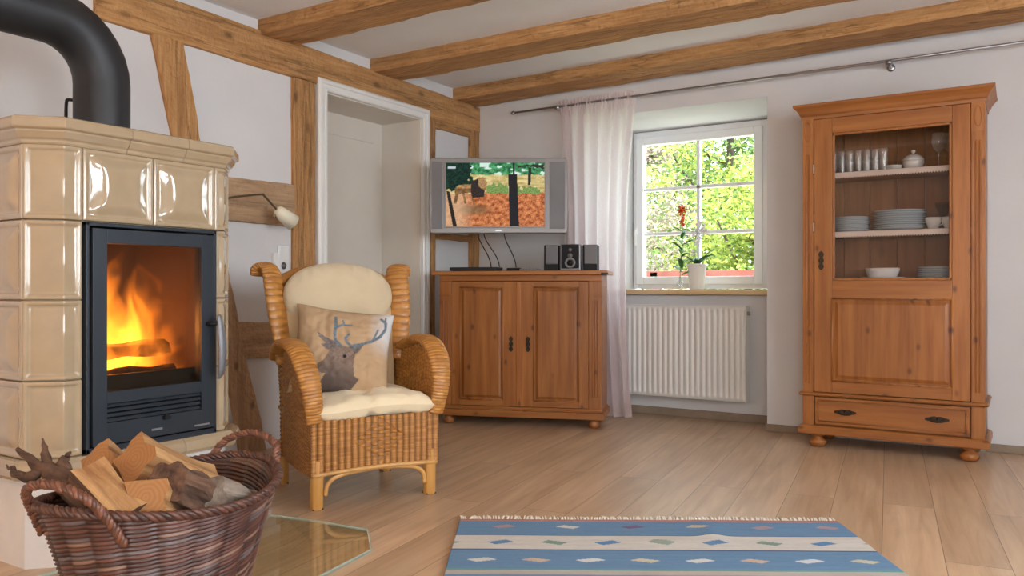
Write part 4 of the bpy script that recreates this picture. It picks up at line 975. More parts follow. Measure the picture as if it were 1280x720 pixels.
# television on a wall arm
tc = C3 = Vector((-2.90, 4.44, 1.503)); TA = math.radians(32.2)
tv = thing('television', 'silver wall-mounted television showing a lion on red savanna ground', 'television', (tc.x, tc.y, 1.26), TA)
z0, z1 = 0, .497; hw = .452
m = MB(); m.prism([(-hw + .01, z0), (hw - .01, z0), (hw, z0 + .01), (hw + .008, (z0 + z1) / 2), (hw, z1 - .01), (hw - .01, z1), (-hw + .01, z1), (-hw, z1 - .01), (-hw - .008, (z0 + z1) / 2), (-hw, z0 + .01)], 0, .075, M=Matrix(((1, 0, 0, 0), (0, 0, 1, 0), (0, 1, 0, 0), (0, 0, 0, 1)))); m.build('tv_case', 'silver_plastic', tv, bevel=.006)
Bx('bezel', 'silver_plastic', [(-.355, -.345, -.010, .0, .045, .46), (.301, .311, -.010, 0, .045, .46), (-.355, .311, -.010, 0, .462, .472), (-.355, .311, -.010, 0, .035, .045)], tv, .002)
for a, b_ in ((-.44, -.37), (.335, .435)): Bx('tv_speaker', 'silver_grille', [(a, b_, -.005, 0, .03, .47)], tv, .002)
Bx('badge', 'grey_metal', [(-.02, .02, -.003, 0, .014, .022)], tv, .0)
W_, H_ = 200, 116
def lion_pt(p): return [((x - 90) / 950, 1 - (y - 65) / 585) for x, y in p]
LB = lion_pt([(182, 290), (215, 268), (330, 262), (400, 200), (450, 195), (485, 240), (480, 295), (462, 330), (455, 380), (345, 388), (372, 450), (352, 452), (330, 340), (270, 345), (288, 440), (268, 440), (245, 345), (212, 352), (190, 440), (160, 445), (178, 360), (172, 320)])
LM = lion_pt([(335, 232), (398, 210), (405, 280), (440, 310), (462, 325), (455, 380), (345, 388), (328, 325)]); LF = lion_pt([(400, 215), (450, 200), (480, 250), (470, 300), (425, 300), (405, 270)])
POST = lion_pt([(690, 170), (775, 170), (795, 650), (705, 650)]); LOGP = lion_pt([(92, 320), (125, 330), (195, 650), (155, 650)]); TRK = lion_pt([(885, 110), (915, 110), (905, 270), (880, 270)])
def tvcol(u, v):
    x = 90 + u * 950; y = 65 + (1 - v) * 585; n1 = nz(x / 40, y / 30); n2 = nz(x / 12, y / 9, 3); n3 = nz(x / 90, y / 22, 7)
    if 105 < x < 185 and 100 < y < 120: return (.62, .68, .74)
    if inpoly(u, v, LM): return mixc((.012, .014, .02), (.07, .045, .03), max(0, n2 + .4))
    if inpoly(u, v, LF): return mixc((.30, .14, .05), (.60, .38, .18), max(0, n2 + .5))
    if inpoly(u, v, LB): return mixc((.16, .07, .025), (.60, .36, .15), max(0, min(1, .5 + n1 + n2 * .5)) * (1.0 if y < 300 else .45))
    if inpoly(u, v, POST) or (735 < x < 752 and y < 175): return (.015 + .02 * abs(n2), .018, .022)
    if inpoly(u, v, LOGP): return (.02, .018, .018)
    if inpoly(u, v, TRK) or (abs(y - (85 + abs(x - 900) * .15 + 22 * n1)) < 11 and x > 780 and y < 130): return (.03, .03, .025)
    if x < 330 + 45 * n1 - max(0, y - 250) * .4 and y < 315 + 30 * n1: return mixc((.002, .010, .010), (.015, .09, .05), max(0, n2 + n1 * .5 + .25))
    if y < 175 + 8 * n1:
        if n3 + n1 * .5 > .32 or (415 < x < 500 and y < 105): return (.75, .95, .85)
        return mixc((.01, .10, .04), (.12, .50, .20), max(0, min(1, n1 + n2 * .7 + .5)))
    if y < 350 + 20 * n3:
        if (480 < x < 690 and y > 275 + 40 * n1 - 20 * math.sin((x - 480) / 67)) or (770 < x < 1000 and y > 310 + 60 * n1 - 30 * math.sin((x - 770) / 73)): return mixc((.10, .22, .06), (.34, .48, .14), max(0, n2 + .5))
        return mixc((.50, .38, .12), (.92, .74, .36), max(0, min(1, n3 + .5 + n2 * .5)))
    n4 = nz(x / 5, y / 4, 11); c = mixc((.30, .055, .015), (.90, .34, .13), max(0, min(1, .5 + n1 * .8 + n2 * .7 + n4 * .5)))
    c = mixc(c, (.20, .13, .06), max(0, min(.8, (1 - ((x - 350) / 190) ** 2 - ((y - 495) / 55) ** 2) + n2)))
    c = mixc(c, (.82, .56, .34), max(0, min(.6, (360 - x) / 250)))
    return c
m = MB(); m.grid(lambda u, v: (-.345 + .646 * u, -.0045, .045 + .417 * v), W_, H_, col=tvcol, smooth=False); m.build('screen', 'tv_picture', tv)
m = MB(); m.box(-.10, .10, .075, .105, .10, .34); m.tube([(0, .10, .20), (-.02, .32, .20), (.02, .62, .20)], .018, 10); m.build('wall_arm', 'black_plastic', tv)
def onto(x, y):  # tv local -> world
    c, s = math.cos(TA), math.sin(TA); return (tc.x + x * c - y * s, tc.y + x * s + y * c)
for (tx, ty, cx, cy, lab) in ((-.14, .05, -.745, .24, 'thin black cable hanging from the television straight to the set-top box'), (-.10, .05, -.68, .21, 'black cable slanting down from the television to the right end of the set-top box'), (.035, .05, -.555, .17, 'black cable from the middle of the television down to the small adapter box')):
    a = onto(tx, ty); b_ = on_com(cx, cy); zt = 1.275; ze = Hc + (.03 if cx < -.6 else .025)
    m = MB(); m.tube(bez((*a, zt), (a[0], a[1], zt - .08), (b_[0] - .01, b_[1], ze + .10), (*b_, ze), 12), .0035, 8); tag(m.build('television_cable', 'cable_black'), lab, 'cable')

# ------------------------------------------------------------ glazed pine cabinet
CXL, CXR, CF, CB = -1.05, -.15, 4.785, 5.145
cab = thing('display_cabinet', 'tall glazed pine cabinet with drawer and bun feet against the far wall', 'cabinet', ((CXL + CXR) / 2, CF, 0))
KO = Vector(cab.location)
def K(nm, mat, boxes, parent=cab, bevel=.003):
    m = MB()
    for b in boxes: m.box(*b)
    for v in m.v: v -= KO
    return m.build(nm, mat, parent, bevel=bevel)
def KM(m, nm, mat, parent=cab, bevel=0, **k):
    for v in m.v: v -= KO
    return m.build(nm, mat, parent, bevel=bevel, **k)
K('side', 'pine_z', [(CXL, CXL + .022, CF + .02, CB, .12, 1.87)]); K('side', 'pine_z', [(CXR - .022, CXR, CF + .02, CB, .12, 1.87)])
m = MB()
for k in range(6): a = CXL + .02 + k * (.86 / 6); m.box(a + .001, a + .86 / 6 - .002, CB - .016, CB - .002 + (.001 if k % 2 else 0), .12, 1.86)
KM(m, 'back_boards', 'pine_back')
K('cabinet_floor', 'pine_x', [(CXL + .02, CXR - .02, CF + .03, CB - .016, .925, .943)]); K('inner_top', 'pine_x', [(CXL + .02, CXR - .02, CF + .02, CB, 1.86, 1.88)])
for z in (1.215, 1.548):
    s_ = K('shelf', 'pine_x', [(CXL + .022, CXR - .022, CF + .045, CB - .016, z - .020, z)])
    m = MB(); n = 60
    for k in range(n):
        a = CXL + .03 + (CXR - CXL - .06) * k / n; wd_ = (CXR - CXL - .06) / n
        m.add([(a, CF + .041, z + .001), (a + wd_, CF + .041, z + .001), (a + wd_, CF + .041, z - .024), (a + wd_ / 2, CF + .041, z - .034), (a, CF + .041, z - .024)], [(0, 1, 2, 3, 4)])
    m.box(CXL + .03, CXR - .03, CF + .041, CB - .03, z + .0005, z + .0012); KM(m, 'shelf_lace', 'lace_paper', s_)
K('base_box', 'pine_x', [(CXL, CXR, CF + .02, CB, .10, .14), (CXL + .02, CXR - .02, CF + .02, CF + .025, .14, .3)])
for a, b_ in ((CXL, -.990), (-.212, CXR)):
    m = MB(); m.box(a, b_, CF, CF + .024, .31, 1.865); m.box(a, b_, CF - .004, CF, 1.705, 1.865)
    for k in range(2): xx = a + (b_ - a) * (.36 + .28 * k); m.tube([(xx, CF - .001, .36), (xx, CF - .001, 1.66)], .005, 6)
    c_ = (a + b_) / 2; m.tube([(c_ + .017 * math.cos(t_ * .8) , CF - .005, 1.785 + .055 * math.sin(t_ * .8)) for t_ in range(9)], .003, 6)
    KM(m, 'pilaster', 'pine_z', bevel=.002)
    m = MB(); m.box(a, b_, CF, CF + .024, .12, .29); KM(m, 'lower_pilaster', 'pine_z', bevel=.002)
# cornice: swept profile with returns
def cornice(zs, prof, nm):
    m = MB(); path = [(CXL, CB), (CXL, CF), (CXR, CF), (CXR, CB)]; dirs = [(-1, 0), (-1, -1), (1, -1), (1, 0)]; vs = []
    for (x, y), (dx, dy) in zip(path, dirs):
        for o_, z in prof: vs.append((x + dx * o_, y + dy * o_, z))
    q = len(prof); fs = [(i * q + j, i * q + (j + 1) % q, (i + 1) * q + (j + 1) % q, (i + 1) * q + j) for i in range(3) for j in range(q)] + [tuple(range(q)), tuple(3 * q + j for j in range(q - 1, -1, -1))]
    m.add(vs, fs); return KM(m, nm, 'pine_x', bevel=.0015)
cornice(0, [(-.02, 1.855), (.004, 1.855), (.006, 1.872), (.014, 1.880), (.020, 1.896), (.032, 1.912), (.044, 1.922), (.046, 1.926), (.046, 1.938), (-.02, 1.938)], 'cornice')
K('cabinet_top', 'pine_x', [(CXL - .02, CXR + .02, CF - .02, CB, 1.925, 1.936)])
cornice(0, [(-.02, .290), (.012, .290), (.018, .297), (.018, .303), (.012, .310), (-.02, .310)], 'waist_moulding')
cornice(0, [(-.02, .075), (.020, .075), (.022, .082), (.022, .110), (.014, .120), (.004, .124), (-.02, .124)], 'base_moulding')
K('bottom_board', 'pine_x', [(CXL, CXR, CF + .02, CB, .08, .10)])
for x in (-.975, -.222):
    for y in (CF + .035, CB - .05):
        m = MB(); m.lathe([(.018, 0), (.034, .004), (.046, .022), (.046, .034), (.028, .050), (.024, .056), (.036, .062), (.036, .076)], 22, (x, y, 0)); KM(m, 'foot', 'pine_z')
yd = CF - .006
g0, g1, gz0_, gz1_ = -.891, -.299, .941, 1.768
dr = K('door', 'pine_z', [(-.987, g0, yd, yd + .024, .313, 1.853), (g1, -.215, yd, yd + .024, .313, 1.853)])
for q0, q1 in ((gz1_, 1.853), (.842, gz0_), (.313, .378)): K('door_rail', 'pine_x', [(g0, g1, yd, yd + .024, q0, q1)], dr)
m = MB()
for a, b_, c_, d_ in ((g0, g0 + .014, gz0_, gz1_), (g1 - .014, g1, gz0_, gz1_), (g0, g1, gz0_, gz0_ + .014), (g0, g1, gz1_ - .014, gz1_)): m.box(a, b_, yd + .004, yd + .016, c_, d_)
KM(m, 'glazing_bead', 'pine_z', dr, .003)
K('glass_pane', 'cabinet_glass', [(g0 + .005, g1 - .005, yd + .014, yd + .018, gz0_ + .005, gz1_ - .005)], dr, 0)
m = MB(); f0, f1, h0, h1 = g0, g1, .378, .842
m.box(f0, f1, yd + .012, yd + .020, h0, h1); i_ = .034
m.add([(f0 + .014, yd + .012, h0 + .014), (f1 - .014, yd + .012, h0 + .014), (f1 - .014, yd + .012, h1 - .014), (f0 + .014, yd + .012, h1 - .014), (f0 + i_, yd + .003, h0 + i_), (f1 - i_, yd + .003, h0 + i_), (f1 - i_, yd + .003, h1 - i_), (f0 + i_, yd + .003, h1 - i_)], [(0, 1, 5, 4), (1, 2, 6, 5), (2, 3, 7, 6), (3, 0, 4, 7), (4, 5, 6, 7)])
KM(m, 'panel', 'pine_z', dr)
m = MB()
for a, b_ in (((f0, h0), (f1, h0)), ((f1, h0), (f1, h1)), ((f1, h1), (f0, h1)), ((f0, h1), (f0, h0))): m.tube([(a[0], yd + .002, a[1]), (b_[0], yd + .002, b_[1])], .006, 8)
KM(m, 'panel_bead', 'pine_z', dr)
e = escutcheon(-.948 - KO.x, 1.055, yd - CF, dr, 'key_plate', 1.05)
for z in (1.55, 1.22):
    m = MB(); m.tube([(-.988, yd + .006, z), (-.988, yd + .006, z + .05)], .005, 8); KM(m, 'hinge', 'wall_white_plastic', dr)
K('door_lock_strip', 'pine_z', [(-.208, -.204, CF - .002, CF, .32, 1.85)])
dw = K('drawer', 'pine_x', [(-.982, -.218, yd, CF + .3, .132, .284)])
m = MB(); i_ = .018
for a, b_ in (((-.982 + i_, .132 + i_), (-.218 - i_, .132 + i_)), ((-.218 - i_, .132 + i_), (-.218 - i_, .284 - i_)), ((-.218 - i_, .284 - i_), (-.982 + i_, .284 - i_)), ((-.982 + i_, .284 - i_), (-.982 + i_, .132 + i_))): m.tube([(a[0], yd, a[1]), (b_[0], yd, b_[1])], .004, 6)
KM(m, 'drawer_bead', 'pine_x', dw)
def pull(cx, cz):
    m = MB(); outline = []
    for k in range(33):
        t = k / 32; x = (t - .5) * .115; h = .005 + .013 * math.sin(PI * t) * (.65 + .35 * abs(math.cos(PI * 3 * t))); outline.append((x, h))
    o2 = outline + [(x, -h) for x, h in reversed(outline)]; n = len(o2)
    vs = [(cx + x, yd - .003, cz + h) for x, h in o2] + [(cx + x, yd, cz + h) for x, h in o2]
    m.add(vs, [tuple(range(n - 1, -1, -1)), tuple(range(n, 2 * n))] + [(i, (i + 1) % n, n + (i + 1) % n, n + i) for i in range(n)])
    m.tube(smooth_path([(cx - .032, yd - .004, cz + .004), (cx - .030, yd - .014, cz - .002), (cx, yd - .018, cz - .012), (cx + .030, yd - .014, cz - .002), (cx + .032, yd - .004, cz + .004)], 5), .0035, 8)
    m.lathe([(0, -.0), (.007, .0), (.006, .006), (0, .008)], 10, M=Matrix.Translation((cx, yd - .003, cz + .006)) @ Matrix.Rotation(PI / 2, 4, 'X'))
    KM(m, 'drawer_pull', 'brass_dark', dw)
pull(-.822, .208); pull(-.368, .208)

# crockery and glasses, each its own object
def plate(x, y, z, r, label, group, mat='blue_porcelain'):
    m = MB(); m.lathe([(0, .003), (r * .55, .003), (r * .6, 0), (r * .64, .003), (r * .82, .010), (r, .0165), (r, .0185), (r * .80, .0135), (r * .6, .006), (0, .006)], 36)
    return tag(m.build('dinner_plate' if r > .11 else 'saucer', mat, loc=(x, y, z)), label, 'plate', group)
S1, S2, S0 = 1.5495, 1.2165, .9435
def stack(x, y, z, r, n, where, group, dz=.0105, mat='blue_porcelain'):
    words = ['lowest', 'second from the bottom', 'third from the bottom', 'fourth from the bottom', 'fifth from the bottom', 'sixth from the bottom', 'seventh from the bottom', 'eighth from the bottom', 'ninth from the bottom']
    for k in range(n): plate(x + .002 * math.sin(k * 2), y, z + k * dz, r, ('topmost' if k == n - 1 else words[k]) + ' plate of ' + where, group, mat)
stack(-.568, 4.965, S2, .137, 9, 'the tall stack in the middle of the cabinet', 'plates in the tall middle stack', .0118)
stack(-.822, 4.96, S2, .105, 7, 'the smaller stack at left on the middle shelf', 'plates in the left stack', .0115)
stack(-.372, 4.96, S0, .112, 6, 'the stack at right on the cabinet floor', 'plates in the lower right stack')
def cup(x, y, z, label):
    c = thing('coffee_cup', label, 'cup', (x, y, z), rnd.uniform(-.5, .5), 'white cups on the middle shelf')
    m = MB(); m.lathe([(0, .004), (.020, .004), (.021, 0), (.024, .001), (.032, .020), (.040, .045), (.043, .064), (.041, .064), (.037, .045), (.028, .018), (0, .009)], 26); m.build('cup_body', 'porcelain', c)
    m = MB(); m.tube([(.037, 0, .050), (.055, 0, .052), (.060, 0, .038), (.050, 0, .024), (.032, 0, .020)], .0035, 8); m.build('handle', 'porcelain', c)
cup(-.395, 4.90, S2, 'white cup beside the tall plate stack on the middle shelf'); cup(-.318, 4.90, S2, 'white cup at the right end of the middle shelf')
v_ = thing('dark_vase', 'small dark glass vase standing between the white cups', 'vase', (-.352, 4.99, S2)); m = MB(); m.lathe([(0, .004), (.026, 0), (.030, .01), (.012, .045), (.010, .075), (.030, .10), (.044, .13), (.046, .15), (.043, .15), (.028, .105), (.008, .078), (0, .07)], 22); m.build('vase_body', 'cabinet_glass', v_)
# tumblers: two rows
random.seed(2)
tx = [-.905, -.862, -.818, -.773, -.727, -.684, -.640]
names = ['leftmost', 'second from the left', 'third from the left', 'fourth from the left', 'fifth from the left', 'sixth from the left', 'rightmost']
def tumbler():
    m = MB(); r0, r1, h = .019, .0225, .128 + 0 * 1
    m.lathe([(.001, .0), (r0, 0), (r0 + .001, .004), (r1, h)], 20); m.f.pop(); m.mi.pop(); m.sm.pop(); m.lathe([(r1 - .0008, h - .001), (r1 + .0006, h - .001), (r1 + .0006, h + .0008), (r1 - .0008, h + .0008)], 20); m.f.pop(); m.f.pop(); m.mi = m.mi[:-2]; m.sm = m.sm[:-2]; return m
gl0 = tag(tumbler().build('drinking_glass', 'clear_glass', loc=(tx[0], 4.90, S1)), names[0] + ' tall glass in the front row on the top cabinet shelf', 'glass', 'tall glasses on the top shelf')
for k in range(1, 7): copy_thing(gl0, (tx[k], 4.90 + .012 * (k % 2), S1), 0, names[k] + ' tall glass in the front row on the top cabinet shelf')
for k in range(6): copy_thing(gl0, (tx[k] + .022, 5.02, S1), 0, names[k] + ' tall glass in the back row on the top cabinet shelf' if k < 5 else 'rightmost tall glass in the back row on the top cabinet shelf')
for i, (x, y) in enumerate(((-.372, 4.93), (-.320, 4.97))):
    w_ = thing('wine_glass', ('left' if i == 0 else 'right') + ' stemmed wine glass at the right end of the top shelf', 'wine glass', (x, y, S1), 0, 'wine glasses on the top shelf')
    m = MB(); m.lathe([(0, .088), (.012, .090), (.030, .108), (.038, .135), (.036, .165), (.032, .188)], 24); m.f.pop(); m.mi.pop(); m.sm.pop(); m.build('bowl', 'clear_glass', w_)
    m = MB(); m.lathe([(0, 0), (.034, 0), (.034, .002), (.008, .006), (.0035, .015), (.0030, .08), (.006, .089), (0, .089)], 20); m.build('stem', 'clear_glass', w_)
s_ = thing('sugar_bowl', 'round white lidded sugar bowl on the top cabinet shelf', 'bowl', (-.498, 4.95, S1)); m = MB(); m.lathe([(0, .003), (.034, .0), (.038, .004), (.050, .022), (.056, .042), (.054, .055), (0, .055)], 28); m.build('bowl', 'porcelain', s_)
m = MB(); m.lathe([(.056, .054), (.055, .060), (.040, .078), (.020, .088), (.008, .091), (.006, .096), (.012, .104), (.009, .112), (0, .114)], 28); m.build('lid', 'porcelain', s_)
for k in range(3): m = MB(); m.lathe([(0, .002), (.022, 0), (.040, .010), (.044, .014), (.043, .016), (.024, .005), (0, .005)], 26); tag(m.build('small_dish', 'porcelain', loc=(-.592, 4.92, S1 + k * .007)), ['lowest', 'middle', 'topmost'][k] + ' small white dish in the little pile beside the glasses', 'dish', 'small dishes on the top shelf')
s_ = thing('serving_dish', 'white porcelain serving dish on the cabinet floor', 'dish', (-.652, 4.93, S0)); m = MB(); m.lathe([(0, .008), (.062, .008), (.066, .004), (.085, .010), (.118, .014), (.118, .017), (.08, .014), (0, .012)], 32); m.build('under_plate', 'porcelain', s_)
m = MB(); m.lathe([(0, .014), (.060, .014), (.072, .022), (.082, .050), (.084, .068), (.080, .068), (.070, .026), (0, .020)], 32, sx=1.08, sy=.8); m.build('dish_body', 'porcelain', s_)

# ------------------------------------------------------------ radiator
rad = thing('radiator', 'white ribbed panel radiator under the window sill', 'radiator', (-1.93, 5.33, .14)); RO = Vector(rad.location)
rx0, rx1, rz0, rz1, ry = -2.40, -1.517, .150, .782, 5.262
def RB(m, nm, mat, bevel=0):
    for v in m.v: v -= RO
    return m.build(nm, mat, rad, bevel=bevel)
nr = 23; m = MB(); 
def radp(u, v):
    x = rx0 + (rx1 - rx0) * u; z = rz0 + (rz1 - rz0) * v; t = (u * nr) % 1; e = min(1, max(0, (min(v, 1 - v) * (rz1 - rz0) - .022) / .018))
    c = .5 - .5 * math.cos(2 * PI * t); k = min(1, max(0, (c - .25) / .4)); k = k * k * (3 - 2 * k)
    if v <= .003 or v >= .997: return (x, ry + .012, z)
    return (x, ry + .010 * (1 - k) * e, z)
m.grid(radp, nr * 10, 40); RB(m, 'front_panel', 'radiator_enamel')
m = MB(); m.box(rx0, rx1, ry + .012, ry + .02, rz0, rz1); m.box(rx0, rx1, ry + .085, ry + .095, rz0, rz1); RB(m, 'rear_panel', 'radiator_enamel', .002)
for x in (rx0 - .004, rx1): m = MB(); m.box(x, x + .004, ry - .001, ry + .097, rz0, rz1); RB(m, 'side_cover', 'radiator_enamel', .001)
m = MB()
for k in range(60): x = rx0 + .01 + (rx1 - rx0 - .02) * k / 60; m.box(x, x + .006, ry + .01, ry + .088, rz1 - .004, rz1 + .002)
m.box(rx0, rx1, ry, ry + .008, rz1 - .004, rz1 + .003); m.box(rx0, rx1, ry + .088, ry + .096, rz1 - .004, rz1 + .003); RB(m, 'top_grille', 'radiator_enamel')
m = MB(); m.tube([(rx1 + .004, ry + .05, rz1 - .05), (rx1 + .018, ry + .05, rz1 - .05)], .012, 12); RB(m, 'vent_plug', 'nickel')
m = MB()
for x in (rx0 + .15, rx1 - .15): m.box(x - .015, x + .015, ry + .09, 5.422, .25, .70)
RB(m, 'wall_bracket', 'radiator_enamel', .002)

# ------------------------------------------------------------ curtain rod, curtain
rodz = 2.195; rody = 5.055
rod = thing('curtain_rod', 'thin dark metal curtain rod running high along the far wall', 'curtain rod', (-.7, rody, rodz))
m = MB(); m.tube([(-2.46, 0, 0), (2.5, 0, .010)], .0085, 12); m.build('rod', 'grey_metal', rod)
m = MB(); m.lathe([(0, -.02), (.010, -.018), (.013, -.006), (.017, 0), (.013, .006), (.008, .012), (.008, .02)], 14, M=Matrix.Translation((-2.47, 0, 0)) @ Matrix.Rotation(PI / 2, 4, 'Y')); m.build('finial', 'grey_metal', rod)
for x in (-2.10, .065, 2.2): m = MB(); m.tube([(x, FY - rody, -.012), (x, .0, -.012)], .008, 10); m.lathe([(.022, 0), (.022, .006), (.010, .010)], 16, M=Matrix.Translation((x, FY - rody - .001, -.012)) @ Matrix.Rotation(PI / 2, 4, 'X')); m.tube([(x - .016, 0, -.004), (x + .016, 0, -.004)], .015, 12); m.build('rod_bracket', 'grey_metal', rod)
def curt(u, v):
    top = (-2.795, -2.185); mid = (-2.74, -2.262); bot = (-2.70, -2.225)
    if v > .45: t = (v - .45) / .55; t = t * t; x0 = mid[0] + (top[0] - mid[0]) * t; x1 = mid[1] + (top[1] - mid[1]) * t
    else: t = 1 - v / .45; t = t * t; x0 = mid[0] + (bot[0] - mid[0]) * t; x1 = mid[1] + (bot[1] - mid[1]) * t
    z = .020 + (2.235 - .020) * v
    a = .034 * (.55 + .45 * (1 - v) + .0) ; a = a * (.35 if v > .965 else 1)
    y = 5.052 + a * math.sin(u * 2 * PI * 6.3 + .7 * math.sin(v * 2.4) + 1.4 * nz(u * 2, v * 1.5)) + .010 * nz(u * 12, v * 4) + (.006 * math.sin(u * 190) if v > .955 else .0)
    y = min(y, 5.125)
    if v > .97 or v < 0: z += .006 * math.sin(u * 150)
    return (x0 + (x1 - x0) * u + .008 * math.sin(u * 30), y, z)
m = MB(); m.grid(curt, 170, 90); cu = m.build('voile_curtain', 'curtain_voile'); tag(cu, 'sheer pale pink curtain hanging beside the window', 'curtain')

# ------------------------------------------------------------ wall lamp, switch
lamp = thing('wall_lamp', 'brass reading lamp with cream shade on the wall beside the stove', 'lamp', (LX + .03, 2.80, 1.22))
def LP(*a): return [(x + 3.0 * 0 - (LX + .03), y - 2.80, z - 1.22) for x, y, z in a]
from_wall = [(-3.54, 2.70, 1.24), (-3.44, 2.698, 1.24), (-3.42, 2.70, 1.26), (-3.42, 2.705, 1.34), (-3.42, 2.722, 1.362), (-3.42, 2.92, 1.398), (-3.42, 2.945, 1.392), (-3.42, 3.03, 1.325)]
ARM = LP(*from_wall)
m = MB(); m.box(0, .02, -.13, -.07, -.04, .08); m.build('wall_plate', 'nickel', lamp, bevel=.004)
m = MB(); m.tube(smooth_path(ARM, 5), .006, 8); m.build('lamp_arm', 'lamp_metal', lamp)
sp = Vector(LP((-3.42, 3.035, 1.322))[0]); sd = Vector((.012, .085, -.052)).normalized(); 
m = MB(); m.lathe([(.0, -.012), (.018, -.010), (.030, .002), (.036, .022), (.046, .115), (.043, .115), (.033, .025), (.0, .006)], 24, M=Matrix.Translation(sp) @ sd.to_track_quat('Z', 'Y').to_matrix().to_4x4()); m.build('lamp_shade', 'cream_lampshade', lamp)
m = MB(); m.lathe([(0, .03), (.016, .04), (.024, .065), (.024, .078), (.012, .095), (0, .098)], 16, M=Matrix.Translation(sp) @ sd.to_track_quat('Z', 'Y').to_matrix().to_4x4()); m.build('light_bulb', 'wall_white_plastic', lamp)
m = MB(); m.tube([tuple(sp + Vector((.0, -.01, -.005))), tuple(sp + Vector((.0, -.018, -.035)))], .004, 6); m.tube([tuple(sp + Vector((.0, -.03, -.028))), tuple(sp + Vector((.0, -.005, -.040)))], .004, 6); m.build('lamp_switch', 'nickel', lamp)
sw = thing('wall_switch', 'white double switch and socket plate on the wall beside the timber post', 'switch', (LX, 3.205, .985))
m = MB(); m.box(0, .010, -.040, .040, 0, .160); m.build('cover_plate', 'wall_white_plastic', sw, bevel=.004)
m = MB(); m.box(.010, .015, -.028, .028, .092, .148); m.build('rocker', 'wall_white_plastic', sw, bevel=.003)
m = MB(); m.lathe([(.026, 0), (.026, .004), (.022, .004), (.021, -.001), (0, -.001)], 22, M=Matrix.Translation((.010, 0, .042)) @ Matrix.Rotation(PI / 2, 4, 'Y')); m.build('socket', 'wall_white_plastic', sw)
m = MB(); m.lathe([(.020, 0), (0, .0005)], 18, M=Matrix.Translation((.0105, 0, .042)) @ Matrix.Rotation(PI / 2, 4, 'Y')); m.build('socket_hole', 'silver_grille', sw)
m = MB(); m.box(LX, LX + .022, 3.125, 3.155, .70, 1.10); tag(m.build('cable_duct', 'wall_white_plastic', bevel=.003), 'white plastic cable duct running down the wall beside the switch', 'cable duct')

# ------------------------------------------------------------ sill: orchid and glass vase
pot = thing('orchid_pot', 'white pot with white flowering orchid on the window sill', 'potted plant', (-1.925, 5.50, .888))
m = MB(); m.lathe([(0, .002), (.046, 0), (.050, .004), (.066, .165), (.074, .170), (.074, .182), (.068, .182), (.062, .165), (.050, .02), (0, .015)], 32); m.build('flower_pot', 'pot_ceramic', pot)
m = MB(); m.lathe([(0, .165), (.064, .16)], 20); m.build('soil', 'bark', pot)
def leaf(m, base, direction, L, wd_, droop, mat=0):
    d = Vector(direction).normalized(); s = d.cross(Vector((0, 0, 1))).normalized(); pts = []; n = 8
    for i in range(n + 1):
        t = i / n; c = Vector(base) + d * L * t + Vector((0, 0, -droop * t * t)); w2 = wd_ * math.sin(PI * min(.97, .12 + t * .86)) ** .7
        pts += [c - s * w2 + Vector((0, 0, .010 * w2 / wd_)), c, c + s * w2 + Vector((0, 0, .010 * w2 / wd_))]
    m.add(pts, [(i * 3 + k, i * 3 + k + 1, (i + 1) * 3 + k + 1, (i + 1) * 3 + k) for i in range(n) for k in (0, 1)], mat, True)
for (dx, dy, dz, L, w2, dr_) in ((.95, -.3, .75, .17, .034, .03), (.8, .3, .95, .16, .032, .01), (-.9, -.25, .9, .11, .028, .01), (.5, -.9, .7, .13, .030, .04), (-.3, .9, .8, .12, .028, .02)):
    m = MB(); leaf(m, (0, 0, .172), (dx, dy, dz), L, w2, dr_); m.build('leaf', 'orchid_leaf', pot, solid=.002)
stp = smooth_path([(0, 0, .17), (-.02, 0, .30), (.005, -.01, .40), (.035, -.02, .455), (.06, -.03, .45)], 8)
m = MB(); m.tube(stp, .003, 6); m.build('flower_stem', 'stem_green', pot)
def blossom(m, c, r, face=(.3, -1, .1)):
    f = Vector(face).normalized(); q = f.to_track_quat('Z', 'Y').to_matrix().to_4x4()
    for k in range(5):
        a = 2 * PI * k / 5 + .3; M_ = Matrix.Translation(c) @ q; pts = [(0, 0, 0)]
        for t in range(9):
            b = (t / 8 - .5) * 1.25; rr_ = r * (.72 + .28 * math.cos(b * 2)); pts.append((rr_ * math.cos(a + b * .55), rr_ * math.sin(a + b * .55), .006 + .004 * math.cos(t)))
        m.add(pts, [(0, i, i + 1) for i in range(1, 9)], 0, True, M_)
for (x, y, z, r) in ((.0, -.02, .40, .034), (.035, -.03, .445, .036), (.01, -.03, .335, .030), (.062, -.04, .41, .030), (-.015, -.02, .26, .024), (.03, -.03, .375, .026)):
    m = MB(); blossom(m, (x, y, z), r, (rnd.uniform(-.1, .7), -1, rnd.uniform(-.2, .3))); m.build('blossom', 'orchid_petal', pot, solid=.0015)
vs_ = thing('glass_vase', 'little clear glass vase holding a tall stem with red flowers', 'vase', (-2.035, 5.46, .888))
m = MB(); m.lathe([(0, .003), (.020, 0), (.024, .004), (.026, .03), (.022, .055), (.012, .072), (.014, .082), (.012, .082), (.010, .072), (.020, .052), (.023, .03), (0, .008)], 22); m.build('vase_body', 'clear_glass', vs_)
m = MB(); stp = smooth_path([(0, 0, .01), (.0, .005, .12), (.012, .01, .28), (.02, 0, .42), (.022, 0, .58)], 6); m.tube(stp, .003, 6); m.build('flower_stem', 'stem_green', vs_)
for k in range(13):
    t = .10 + .026 * k; a = k * 2.4; m = MB(); leaf(m, (.012, .005, t), (math.cos(a), math.sin(a) * .5, .55), .085 + .02 * math.sin(k), .018, .01); m.build('leaf', 'orchid_leaf' if k % 3 else 'stem_green', vs_, solid=.0012)
